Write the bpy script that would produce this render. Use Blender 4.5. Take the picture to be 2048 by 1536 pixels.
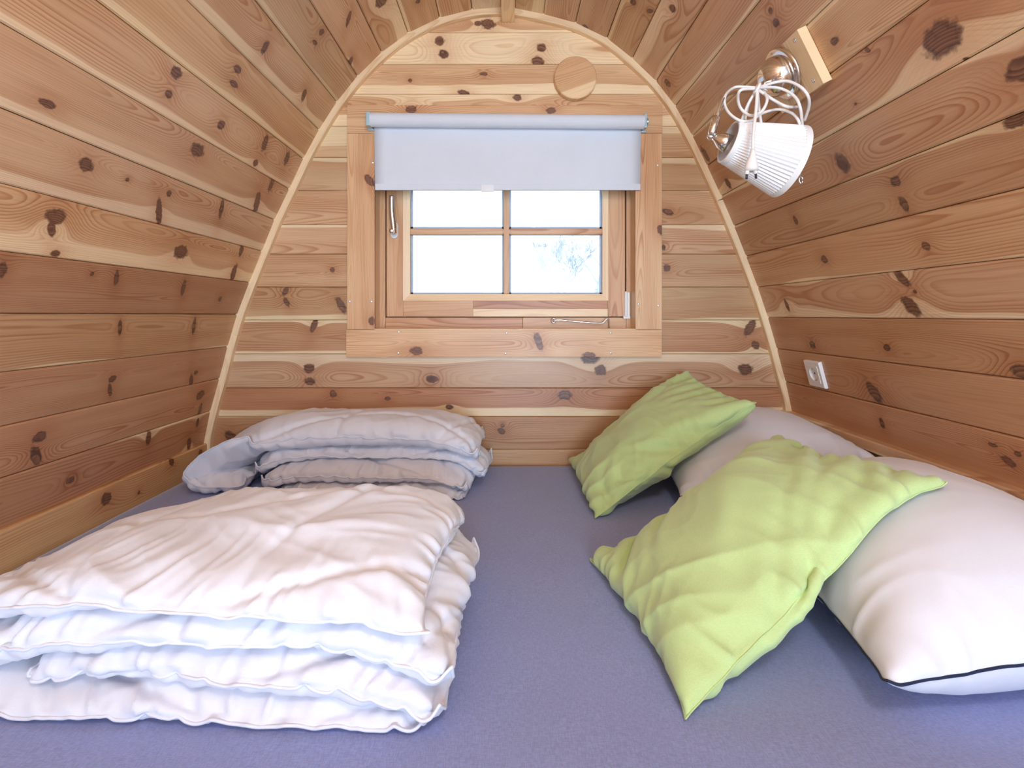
import bpy, math, random
import numpy as np
from mathutils import Vector

for _o in list(bpy.data.objects):
    bpy.data.objects.remove(_o, do_unlink=True)
S = bpy.context.scene
COL = S.collection
rng = random.Random(7)

# ------------------------------------------------------------------ camera, sky, light, exposure
F, CX, CY = 1057.0, 1015.0, 630.0      # focal length and vanishing point in pixels (2048 x 1536)
YB = 1.85                              # distance to the back wall
ZBED = 0.60                            # top of the mattress
CZ = ZBED + 0.517                      # camera height
cam_d = bpy.data.cameras.new('camera')
cam = bpy.data.objects.new('camera', cam_d)
COL.objects.link(cam)
cam.location = (0, 0, CZ)
cam.rotation_euler = (math.pi / 2, 0, 0)
cam_d.sensor_width = 36.0
cam_d.lens = F / 2048 * 36
cam_d.shift_x = (1024 - CX) / 2048
cam_d.shift_y = -(768 - CY) / 2048
cam_d.clip_start = 0.02
S.camera = cam

S.view_settings.view_transform = 'Standard'
S.view_settings.look = 'None'
S.view_settings.gamma = 1
S.view_settings.use_curve_mapping = False
S.view_settings.exposure = 0.62
S.cycles.adaptive_threshold = 0.02
S.cycles.max_bounces = 7
S.cycles.diffuse_bounces = 5
S.cycles.glossy_bounces = 3
S.cycles.caustics_reflective = False
S.cycles.caustics_refractive = False

world = bpy.data.worlds.new('overcast')
S.world = world
world.use_nodes = True
wb = world.node_tree.nodes['Background']
wb.inputs[0].default_value = (0.62, 0.82, 1.0, 1)
wb.inputs[1].default_value = 2.6

def area(name, loc, rot, sx, sy, power=0, color=(1, 1, 1), portal=False):
    l = bpy.data.lights.new(name, 'AREA')
    l.shape = 'RECTANGLE'; l.size = sx; l.size_y = sy
    l.energy = power; l.color = color
    if portal:
        l.cycles.is_portal = True
    o = bpy.data.objects.new(name, l)
    COL.objects.link(o)
    o.location = loc; o.rotation_euler = rot
    return o
DOOR = (-0.30, 0.90, 0.0, 1.95, -2.60)   # x0 x1 z0 z1 y of the open doorway behind the camera
area('door_portal', ((DOOR[0] + DOOR[1]) / 2, DOOR[4] - 0.03, (DOOR[2] + DOOR[3]) / 2), (math.pi / 2, 0, 0),
     DOOR[1] - DOOR[0], DOOR[3] - DOOR[2], portal=True)
# area light added in the doorway to boost the daylight from behind
area('door_daylight_boost', ((DOOR[0] + DOOR[1]) / 2, DOOR[4] - 0.01, (DOOR[2] + DOOR[3]) / 2), (math.pi / 2, 0, 0),
     DOOR[1] - DOOR[0], DOOR[3] - DOOR[2], 70, (0.54, 0.77, 1.0))
area('window_portal', (-0.005, YB + 0.16, CZ + 0.30), (-math.pi / 2, 0, 0), 0.80, 0.56, portal=True)
# unseen overhead fill light, added behind the camera to brighten bed and walls
lp = bpy.data.lights.new('overhead_fill', 'POINT')
lp.energy = 15; lp.color = (0.92, 0.945, 1.0); lp.shadow_soft_size = 0.12
lo = bpy.data.objects.new('overhead_fill', lp); COL.objects.link(lo)
lo.location = (0.25, -0.25, CZ + 0.78)

# ------------------------------------------------------------------ helpers
WLOC = {}
def P(px, py, Y):
    return np.array([(px - CX) / F * Y, Y, CZ + (CY - py) / F * Y])
def W2(px, py):                        # a pixel on the back wall -> X, Z
    return np.array([(px - CX) / F * YB, CZ + (CY - py) / F * YB])

def props(o, label=None, cat=None, group=None, kind=None):
    if label: o['label'] = label
    if cat: o['category'] = cat
    if group: o['group'] = group
    if kind: o['kind'] = kind
    return o
def place(o, origin, parent):
    WLOC[o] = np.array(origin, float)
    if parent is not None:
        o.parent = parent
        o.location = Vector(WLOC[o] - WLOC[parent])
    else:
        o.location = Vector(WLOC[o])
def empty(name, loc, parent=None):
    o = bpy.data.objects.new(name, None)
    o.empty_display_size = 0.05
    COL.objects.link(o)
    place(o, loc, parent)
    return o
def mesh(name, V, Fc, mat, parent=None, smooth=False, uv=None, sub=0, fix=True):
    V = np.asarray(V, float).reshape(-1, 3)
    lo_, hi_ = V.min(0), V.max(0)
    org = np.array([(lo_[0] + hi_[0]) / 2, (lo_[1] + hi_[1]) / 2, lo_[2]])
    me = bpy.data.meshes.new(name)
    me.from_pydata((V - org).tolist(), [], [list(map(int, f)) for f in Fc])
    if uv is not None:
        uvl = me.uv_layers.new(name='UVMap')
        idx = np.zeros(len(me.loops), np.int32); me.loops.foreach_get('vertex_index', idx)
        uvl.data.foreach_set('uv', np.asarray(uv, np.float32)[idx].ravel())
    if fix:
        import bmesh
        bm = bmesh.new(); bm.from_mesh(me)
        bmesh.ops.recalc_face_normals(bm, faces=bm.faces)
        bm.to_mesh(me); bm.free()
    me.materials.append(mat)
    if smooth:
        me.polygons.foreach_set('use_smooth', [True] * len(me.polygons))
    me.update()
    o = bpy.data.objects.new(name, me)
    COL.objects.link(o)
    place(o, org, parent)
    if sub:
        m = o.modifiers.new('smooth', 'SUBSURF'); m.levels = sub; m.render_levels = sub
    return o
class MB:
    """collects shapes for one mesh"""
    def __init__(s): s.V = []; s.F = []; s.uv = []
    def add(s, V, Fc, uv=None):
        b = len(s.V); V = [tuple(v) for v in V]
        s.V += V; s.F += [[i + b for i in f] for f in Fc]
        s.uv += [tuple(q) for q in uv] if uv is not None else [(v[0], v[2]) for v in V]
        return s
    def box(s, a, b, c=0.0):
        (x0, y0, z0), (x1, y1, z1) = np.minimum(a, b), np.maximum(a, b)
        if c <= 0:
            V = [(x, y, z) for x in (x0, x1) for y in (y0, y1) for z in (z0, z1)]
            return s.add(V, [(0, 1, 3, 2), (4, 6, 7, 5), (0, 4, 5, 1), (2, 3, 7, 6), (0, 2, 6, 4), (1, 5, 7, 3)])
        import bmesh
        bm = bmesh.new(); bmesh.ops.create_cube(bm, size=1.0)
        for v in bm.verts:
            v.co = Vector((x0 + (v.co.x + .5) * (x1 - x0), y0 + (v.co.y + .5) * (y1 - y0), z0 + (v.co.z + .5) * (z1 - z0)))
        bmesh.ops.bevel(bm, geom=list(bm.edges), offset=c, segments=2, profile=0.6, affect='EDGES')
        bm.verts.index_update()
        s.add([v.co[:] for v in bm.verts], [[v.index for v in f.verts] for f in bm.faces]); bm.free()
        return s
    def tube(s, pts, r, n=10, caps=True):
        pts = [np.array(p, float) for p in pts]
        rr = r if hasattr(r, '__len__') else [r] * len(pts)
        V = []; up = None
        for i, p in enumerate(pts):
            t = pts[min(i + 1, len(pts) - 1)] - pts[max(i - 1, 0)]
            t /= (np.linalg.norm(t) + 1e-12)
            if up is None:
                up = np.array([0, 0, 1.0]) if abs(t[2]) < .9 else np.array([1.0, 0, 0])
            a = np.cross(t, up); a /= (np.linalg.norm(a) + 1e-12)
            up = np.cross(a, t)
            for k in range(n):
                q = 2 * math.pi * k / n
                V.append(p + rr[i] * (math.cos(q) * a + math.sin(q) * up))
        Fc = [(i * n + k, i * n + (k + 1) % n, (i + 1) * n + (k + 1) % n, (i + 1) * n + k) for i in range(len(pts) - 1) for k in range(n)]
        if caps:
            Fc += [tuple(range(n))[::-1], tuple((len(pts) - 1) * n + k for k in range(n))]
        return s.add(V, Fc)
    def lathe(s, base, axis, prof, n=32, caps=True):
        """prof: list of (height along axis, radius)"""
        ax = np.array(axis, float); ax /= np.linalg.norm(ax)
        t = np.array([0, 0, 1.0]) if abs(ax[2]) < .9 else np.array([1.0, 0, 0])
        a = np.cross(ax, t); a /= np.linalg.norm(a); b = np.cross(ax, a)
        V = [np.array(base) + h * ax + r * (math.cos(2 * math.pi * k / n) * a + math.sin(2 * math.pi * k / n) * b) for h, r in prof for k in range(n)]
        Fc = [(i * n + k, i * n + (k + 1) % n, (i + 1) * n + (k + 1) % n, (i + 1) * n + k) for i in range(len(prof) - 1) for k in range(n)]
        if caps:
            Fc += [tuple(range(n))[::-1], tuple((len(prof) - 1) * n + k for k in range(n))]
        return s.add(V, Fc)
    def prism(s, poly, y0, y1):
        """polygon in X-Z, extruded along Y"""
        n = len(poly)
        V = [(p[0], y0, p[1]) for p in poly] + [(p[0], y1, p[1]) for p in poly]
        return s.add(V, [tuple(range(n)), tuple(range(2 * n - 1, n - 1, -1))] + [(i, (i + 1) % n, n + (i + 1) % n, n + i) for i in range(n)])
    def build(s, name, mat, parent=None, smooth=False, sub=0):
        return mesh(name, s.V, s.F, mat, parent, smooth, s.uv, sub)
def spline(pts, n=8, closed=False):
    pts = [np.array(p, float) for p in pts]; out = []
    m = len(pts)
    for i in range(m - 1):
        p0, p1, p2, p3 = pts[max(i - 1, 0)], pts[i], pts[i + 1], pts[min(i + 2, m - 1)]
        for k in range(n):
            t = k / n
            out.append(.5 * ((2 * p1) + (-p0 + p2) * t + (2 * p0 - 5 * p1 + 4 * p2 - p3) * t * t + (-p0 + 3 * p1 - 3 * p2 + p3) * t ** 3))
    out.append(pts[-1])
    return out

# ------------------------------------------------------------------ materials
class NT:
    def __init__(s, tree): s.t = tree; s.n = tree.nodes; s.l = tree.links
    def put(s, sock, v):
        if isinstance(v, bpy.types.NodeSocket): s.l.new(v, sock)
        elif v is not None: sock.default_value = v
    def m(s, op, a, b=None, c=None, clamp=False):
        n = s.n.new('ShaderNodeMath'); n.operation = op; n.use_clamp = clamp
        s.put(n.inputs[0], a)
        if b is not None: s.put(n.inputs[1], b)
        if c is not None: s.put(n.inputs[2], c)
        return n.outputs[0]
    def vm(s, op, a, b=None, scale=None):
        n = s.n.new('ShaderNodeVectorMath'); n.operation = op
        s.put(n.inputs[0], a)
        if b is not None: s.put(n.inputs[1], b)
        if scale is not None: s.put(n.inputs['Scale'], scale)
        return n.outputs['Value'] if op in ('LENGTH', 'DOT_PRODUCT') else n.outputs[0]
    def xyz(s, x, y, z=0.0):
        n = s.n.new('ShaderNodeCombineXYZ')
        s.put(n.inputs[0], x); s.put(n.inputs[1], y); s.put(n.inputs[2], z)
        return n.outputs[0]
    def sep(s, v):
        n = s.n.new('ShaderNodeSeparateXYZ'); s.put(n.inputs[0], v); return n.outputs
    def noise(s, vec, scale=1.0, detail=2.0, rough=0.5, dist=0.0, dim='3D'):
        n = s.n.new('ShaderNodeTexNoise'); n.noise_dimensions = dim; s.put(n.inputs['Vector'], vec)
        n.inputs['Scale'].default_value = scale; n.inputs['Detail'].default_value = detail
        n.inputs['Roughness'].default_value = rough; n.inputs['Distortion'].default_value = dist
        return n.outputs['Fac']
    def rng(s, v, a, b, c=0.0, d=1.0, kind='SMOOTHSTEP'):
        n = s.n.new('ShaderNodeMapRange'); n.interpolation_type = kind
        for i, q in enumerate((v, a, b, c, d)): s.put(n.inputs[i], q)
        return n.outputs[0]
    def mix(s, f, a, b, mode='MIX'):
        n = s.n.new('ShaderNodeMix'); n.data_type = 'RGBA'; n.blend_type = mode
        s.put(n.inputs['Factor'], f)
        s.put(n.inputs[6], a if isinstance(a, bpy.types.NodeSocket) else tuple(a) + (1,))
        s.put(n.inputs[7], b if isinstance(b, bpy.types.NodeSocket) else tuple(b) + (1,))
        return n.outputs[2]
    def ramp(s, v, stops):
        n = s.n.new('ShaderNodeValToRGB'); s.put(n.inputs[0], v)
        e = n.color_ramp.elements
        while len(e) < len(stops): e.new(0.5)
        for q, (p, c) in zip(e, stops):
            q.position = p; q.color = (c, c, c, 1) if not hasattr(c, '__len__') else tuple(c) + (1,)
        return n.outputs[0]
    def bump(s, h, strength, dist=0.001):
        n = s.n.new('ShaderNodeBump'); s.put(n.inputs['Height'], h)
        n.inputs['Strength'].default_value = strength; n.inputs['Distance'].default_value = dist
        return n.outputs[0]
def group(name, ins, outs):
    g = bpy.data.node_groups.new(name, 'ShaderNodeTree')
    for n, t in ins: g.interface.new_socket(n, in_out='INPUT', socket_type=t)
    for n, t in outs: g.interface.new_socket(n, in_out='OUTPUT', socket_type=t)
    t = NT(g)
    gi = g.nodes.new('NodeGroupInput'); go = g.nodes.new('NodeGroupOutput')
    return g, t, gi.outputs, go.inputs
FL, VEC, RGB, SH = 'NodeSocketFloat', 'NodeSocketVector', 'NodeSocketColor', 'NodeSocketShader'

# one knot of a pine board
KN, t, i, o = group('knot', [('UV', VEC), ('Centre', VEC), ('Radius', FL), ('Stretch', FL), ('Angle', FL), ('Wobble', FL)],
                    [('Core', FL), ('Rim', FL), ('Halo', FL), ('Shift', FL)])
d = t.vm('SUBTRACT', i['UV'], i['Centre'])
wob = i['Wobble']
vr = t.n.new('ShaderNodeVectorRotate'); vr.rotation_type = 'Z_AXIS'
t.put(vr.inputs['Vector'], d); t.put(vr.inputs['Angle'], i['Angle'])
x, y, z = t.sep(vr.outputs[0])
xa = t.m('DIVIDE', x, t.m('MULTIPLY', i['Radius'], i['Stretch'])); ya = t.m('DIVIDE', y, i['Radius'])
q = t.m('SQRT', t.m('ADD', t.m('MULTIPLY', xa, xa), t.m('MULTIPLY', ya, ya)))
q = t.m('ADD', q, t.m('MULTIPLY', t.m('SUBTRACT', wob, 0.5), 0.75))
core = t.rng(q, 1.08, 0.66)
t.put(o['Core'], core)
t.put(o['Rim'], t.m('MULTIPLY', core, t.m('ADD', t.m('MULTIPLY', t.rng(q, 0.5, 0.9), 0.75), t.m('MULTIPLY', t.rng(wob, .5, .7), 0.35))))
t.put(o['Halo'], t.m('EXPONENT', t.m('MULTIPLY', t.m('MULTIPLY', q, q), -0.14)))
dx, dy, dz = t.sep(d)
gx = t.m('DIVIDE', dx, t.m('MULTIPLY', i['Radius'], 3.6)); gy = t.m('DIVIDE', dy, t.m('MULTIPLY', i['Radius'], 1.9))
gg = t.m('ADD', t.m('MULTIPLY', gx, gx), t.m('MULTIPLY', gy, gy))
t.put(o['Shift'], t.m('MULTIPLY', t.m('EXPONENT', t.m('MULTIPLY', gg, -1.0)), t.m('MULTIPLY', i['Radius'], 1.5)))

# the pine board: year rings of a log cut lengthwise, heartwood and sapwood, knots on top
PN, t, i, o = group('pine', [('UV', VEC), ('Pith', FL), ('Depth', FL), ('Tilt', FL), ('Spacing', FL), ('Heart', FL), ('Seed', FL),
                             ('Tone', RGB), ('Core', FL), ('Rim', FL), ('Halo', FL), ('Shift', FL), ('Red', FL)], [('Shader', SH)])
u, v, _ = t.sep(i['UV'])
us = t.m('ADD', u, t.m('MULTIPLY', i['Seed'], 7.31))
n1 = t.m('SUBTRACT', t.noise(t.xyz(t.m('MULTIPLY', us, 1.6), t.m('MULTIPLY', v, 8.0)), 1.0, 2.0, dim='2D'), 0.5)
n2 = t.m('SUBTRACT', t.noise(t.xyz(t.m('MULTIPLY', us, 1.1), 3.0), 1.0, 1.0, dim='2D'), 0.5)
vv = t.m('ADD', t.m('SUBTRACT', v, i['Pith']), t.m('MULTIPLY', n1, 0.030))
dd = t.m('ADD', t.m('ADD', i['Depth'], t.m('MULTIPLY', u, i['Tilt'])), t.m('MULTIPLY', n2, 0.06))
R = t.m('SQRT', t.m('ADD', t.m('MULTIPLY', vv, vv), t.m('MULTIPLY', dd, dd)))
R = t.m('ADD', R, i['Shift'])
n3 = t.m('SUBTRACT', t.noise(t.xyz(t.m('MULTIPLY', us, 5.0), t.m('MULTIPLY', v, 40.0)), 1.0, 1.0, dim='2D'), 0.5)
ph = t.m('ADD', t.m('DIVIDE', R, i['Spacing']), t.m('MULTIPLY', n3, 0.5))
fr = t.m('FRACT', ph)
late = t.ramp(fr, [(0.0, 0.0), (0.5, 0.18), (0.8, 0.95), (0.9, 1.0), (1.0, 0.0)])
con = t.rng(t.noise(t.xyz(t.m('MULTIPLY', us, 2.0), t.m('MULTIPLY', R, 35.0)), 1.0, 0.0, dim='2D'), 0.3, 0.7, 0.25, 0.9)
con = t.m('MULTIPLY', con, t.m('SUBTRACT', 1.0, t.m('MULTIPLY', t.rng(R, t.m('SUBTRACT', i['Heart'], 0.004), t.m('ADD', i['Heart'], 0.006)), 0.5)))
sap = t.rng(t.m('ADD', R, t.m('MULTIPLY', n3, 0.006)), t.m('SUBTRACT', i['Heart'], 0.0025), t.m('ADD', i['Heart'], 0.0025))
big = t.noise(t.xyz(t.m('MULTIPLY', us, 1.7), t.m('MULTIPLY', v, 14.0)), 1.0, 1.0, dim='2D')
heart = t.mix(t.rng(big, 0.3, 0.7), (0.65, 0.41, 0.228), (0.735, 0.51, 0.305))
heart = t.mix(i['Red'], heart, (0.53, 0.27, 0.142))
col = t.mix(sap, heart, (0.895, 0.72, 0.475))
col = t.mix(t.m('MULTIPLY', late, con), col, t.mix(1.0, col, (0.70, 0.50, 0.38), 'MULTIPLY'))
fib = t.noise(t.xyz(t.m('MULTIPLY', us, 7.0), t.m('MULTIPLY', v, 420.0)), 1.0, 2.0, 0.6, dim='2D')
col = t.mix(1.0, col, t.ramp(fib, [(0.25, 0.90), (0.75, 1.06)]), 'MULTIPLY')
col = t.mix(t.m('MULTIPLY', i['Halo'], 0.5), col, t.mix(1.0, col, (0.70, 0.46, 0.33), 'MULTIPLY'))
kc = t.mix(t.ramp(fr, [(0.2, 0.0), (0.8, 1.0)]), (0.27, 0.125, 0.07), (0.135, 0.056, 0.033))
col = t.mix(i['Core'], col, kc)
col = t.mix(t.m('MULTIPLY', i['Rim'], 0.8), col, (0.04, 0.018, 0.012))
col = t.mix(1.0, col, i['Tone'], 'MULTIPLY')
bs = t.n.new('ShaderNodeBsdfPrincipled')
t.put(bs.inputs['Base Color'], col)
t.put(bs.inputs['Roughness'], t.m('ADD', 0.29, t.m('MULTIPLY', fib, 0.16)))
bs.inputs['Specular IOR Level'].default_value = 0.42
hgt = t.m('ADD', t.m('MULTIPLY', fib, 0.5), t.m('ADD', t.m('MULTIPLY', late, 0.35), t.m('MULTIPLY', i['Core'], 0.6)))
t.put(bs.inputs['Normal'], t.bump(hgt, 0.16, 0.001))
t.put(o['Shader'], bs.outputs[0])

WN = [0]
def pine(width, knots=(), tone=None, red=None, pith=None, depth=None, tilt=None, heart=None, spacing=None):
    """knots: list of (u, v, radius, stretch, angle)"""
    WN[0] += 1
    m = bpy.data.materials.new('pine_%d' % WN[0]); m.use_nodes = True
    t = NT(m.node_tree); t.n.clear()
    uv = t.n.new('ShaderNodeUVMap'); uv.uv_map = 'UVMap'
    uvo = uv.outputs[0]
    g = t.n.new('ShaderNodeGroup'); g.node_tree = PN
    r = random.Random(WN[0] * 13 + 5)
    pith = r.uniform(0.1, 0.9) * width if pith is None else pith * width
    depth = r.choice([r.uniform(0.0, 0.02), r.uniform(0.02, 0.06), r.uniform(0.03, 0.07)]) if depth is None else depth
    tilt = r.uniform(-0.025, 0.025) if tilt is None else tilt
    far = math.hypot(max(pith, width - pith), depth)
    heart = far * r.uniform(0.70, 1.08) if heart is None else far * heart
    b = r.uniform(0.86, 1.07)
    tone = (b, b * r.uniform(0.97, 1.02), b * r.uniform(0.94, 1.04)) if tone is None else tone
    vals = dict(Pith=pith, Depth=depth, Tilt=tilt, Spacing=spacing or r.uniform(0.0032, 0.0058), Heart=heart, Seed=r.uniform(0, 9),
                Tone=tuple(tone) + (1,), Red=r.choice([0, 0, .15, .3]) if red is None else red)
    for k, x in vals.items(): g.inputs[k].default_value = x
    for k in ('Core', 'Rim', 'Halo', 'Shift'): g.inputs[k].default_value = 0.0
    t.put(g.inputs['UV'], uvo)
    acc = None
    if knots:
        wobble = t.noise(t.vm('ADD', t.vm('SCALE', uvo, scale=1.1 / (.4 * sum(k[2] for k in knots) / len(knots) + .6 * max(k[2] for k in knots))), (vals['Seed'] * 7.1, 0.0, 0.0)), 1.0, 3.0, 0.6, dim='2D')
    for (ku, kv, kr, ks, ka) in knots:
        k = t.n.new('ShaderNodeGroup'); k.node_tree = KN
        t.put(k.inputs['UV'], uvo); t.put(k.inputs['Wobble'], wobble)
        k.inputs['Centre'].default_value = (ku, kv, 0)
        k.inputs['Radius'].default_value = kr; k.inputs['Stretch'].default_value = ks; k.inputs['Angle'].default_value = ka
        if acc is None: acc = list(k.outputs)
        else: acc = [t.m('MAXIMUM', a, b) for a, b in zip(acc[:3], k.outputs[:3])] + [t.m('ADD', acc[3], k.outputs[3])]
    if acc:
        for nme, a in zip(('Core', 'Rim', 'Halo', 'Shift'), acc): t.put(g.inputs[nme], a)
    out = t.n.new('ShaderNodeOutputMaterial')
    t.put(out.inputs[0], g.outputs[0])
    return m

def plain(name, color, rough=0.5, metal=0.0, spec=0.5, **kw):
    m = bpy.data.materials.new(name); m.use_nodes = True
    b = m.node_tree.nodes['Principled BSDF']
    b.inputs['Base Color'].default_value = tuple(color) + (1,)
    b.inputs['Roughness'].default_value = rough; b.inputs['Metallic'].default_value = metal
    b.inputs['Specular IOR Level'].default_value = spec
    for k, x in kw.items(): b.inputs[k].default_value = x
    return m
def cloth(name, color, scale=900, var=0.06, rough=0.85, sheen=0.25, bump=0.12, crease=0.0):
    m = bpy.data.materials.new(name); m.use_nodes = True
    t = NT(m.node_tree); b = m.node_tree.nodes['Principled BSDF']
    tc = t.n.new('ShaderNodeTexCoord').outputs['Object']
    x, y, z = t.sep(tc)
    w1 = t.noise(t.xyz(t.m('MULTIPLY', x, scale), t.m('MULTIPLY', y, scale * .12), t.m('MULTIPLY', z, scale)), 1.0, 1.0)
    w2 = t.noise(t.xyz(t.m('MULTIPLY', x, scale * .12), t.m('MULTIPLY', y, scale), t.m('MULTIPLY', z, scale)), 1.0, 1.0)
    w = t.m('MULTIPLY', t.m('ADD', w1, w2), 0.5)
    big = t.noise(tc, 6.0, 3.0)
    c0 = [c * (1 - var) for c in color]; c1 = [min(1, c * (1 + var)) for c in color]
    c = t.mix(t.rng(w, 0.35, 0.65), c0, c1)
    c = t.mix(1.0, c, t.ramp(big, [(0.3, 0.97), (0.7, 1.02)]), 'MULTIPLY')
    t.put(b.inputs['Base Color'], c)
    b.inputs['Roughness'].default_value = rough
    b.inputs['Specular IOR Level'].default_value = 0.25
    b.inputs['Sheen Weight'].default_value = sheen
    h = t.m('MULTIPLY', w, 0.3)
    if crease:
        cr = t.noise(t.vm('ADD', tc, t.vm('SCALE', t.xyz(t.noise(tc, 5.0), t.noise(tc, 6.0), 0.0), scale=0.12)), 22.0, 3.0, 0.5)
        h = t.m('ADD', h, t.m('MULTIPLY', cr, crease))
    t.put(b.inputs['Normal'], t.bump(h, bump, 0.004))
    return m

M_FELT = plain('dark_sheathing', (0.10, 0.07, 0.05), 0.9)
M_CHROME = plain('chrome', (0.82, 0.82, 0.84), 0.08, 1.0)
M_STEEL = plain('brushed_steel', (0.72, 0.73, 0.76), 0.28, 1.0)
M_WHITE = plain('white_plastic', (0.86, 0.86, 0.87), 0.35)
M_SCREW = plain('pale_screw', (0.80, 0.78, 0.74), 0.35, 0.6)
M_DARK = plain('dark_metal', (0.03, 0.03, 0.035), 0.35)
M_GASKET = plain('grey_gasket', (0.45, 0.55, 0.72), 0.6)
M_CLEAR = plain('frosted_clear_plastic', (0.80, 0.82, 0.86), 0.25)
M_BRKT = plain('zinc_bracket', (0.45, 0.62, 0.70), 0.30, 0.8)
M_NAVY = cloth('navy_piping', (0.012, 0.022, 0.06), 2500, 0.2, 0.7, 0.1, 0.1)
M_SHEET = cloth('grey_jersey_sheet', (0.25, 0.30, 0.58), 1100, 0.14, 0.9, 0.35, 0.2)
M_DUVET = cloth('white_quilt_cotton', (0.74, 0.765, 0.865), 1500, 0.015, 0.62, 0.25, 0.25, 0.8)
M_PILLOW = cloth('white_pillow_cotton', (0.74, 0.765, 0.865), 1500, 0.015, 0.65, 0.25, 0.12, 0.3)
M_GREEN = cloth('lime_green_cotton', (0.53, 0.70, 0.31), 1300, 0.05, 0.75, 0.35, 0.22, 0.6)
M_BLIND = cloth('pale_grey_blind_fabric', (0.74, 0.80, 0.89), 1800, 0.03, 0.75, 0.0, 0.05)
M_SHADE = cloth('white_pleated_shade', (0.86, 0.87, 0.90), 1800, 0.02, 0.7, 0.1, 0.05)
M_CORD = plain('white_cord', (0.85, 0.84, 0.83), 0.4)
M_GLASS = bpy.data.materials.new('window_glass'); M_GLASS.use_nodes = True
t = NT(M_GLASS.node_tree); t.n.clear()
ms = t.n.new('ShaderNodeMixShader'); tr = t.n.new('ShaderNodeBsdfTransparent'); gl = t.n.new('ShaderNodeBsdfGlossy')
gl.inputs['Roughness'].default_value = 0.02
fz = t.n.new('ShaderNodeFresnel'); fz.inputs[0].default_value = 1.45
t.put(ms.inputs[0], fz.outputs[0]); t.put(ms.inputs[1], tr.outputs[0]); t.put(ms.inputs[2], gl.outputs[0])
t.put(t.n.new('ShaderNodeOutputMaterial').inputs[0], ms.outputs[0])
M_GROUND = plain('pale_ground', (0.30, 0.30, 0.28), 0.95)
M_BARK = plain('bark_with_glare', (0.46, 0.46, 0.48), 0.9)  # bark lightened to stand in for the glare over the trees

# ------------------------------------------------------------------ cross-section of the cabin (joints between the side boards)
Y0, TH = -2.60, 0.018
JL = [(415, 885), (428, 820), (446, 756), (462, 693), (481, 629), (505, 566), (530, 504), (555, 442), (584, 381), (612, 321),
      (643, 264), (678, 209), (719, 158), (767, 111), (819, 73), (881, 43), (945, 27), (1003, 22)]
JR = [(1029, 24), (1086, 36), (1149, 53), (1211, 83), (1261, 123), (1308, 168), (1346, 217), (1380, 276), (1409, 335), (1437, 395),
      (1462, 454), (1486, 514), (1509, 575), (1529, 635), (1547, 697), (1564, 762), (1578, 826)]
ARCH = [W2(*p) for p in JL] + [W2(*p) for p in JR]
ARCHZ = ARCH
def arch_x(z, side):
    """inner X of the cabin at height z"""
    seq = [W2(*p) for p in (JL if side < 0 else JR[::-1])]
    if z <= seq[0][1]:
        return seq[0][0]
    for a, b in zip(seq, seq[1:]):
        if a[1] <= z <= b[1]:
            return a[0] + (b[0] - a[0]) * (z - a[1]) / (b[1] - a[1])
    return seq[-1][0]

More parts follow.
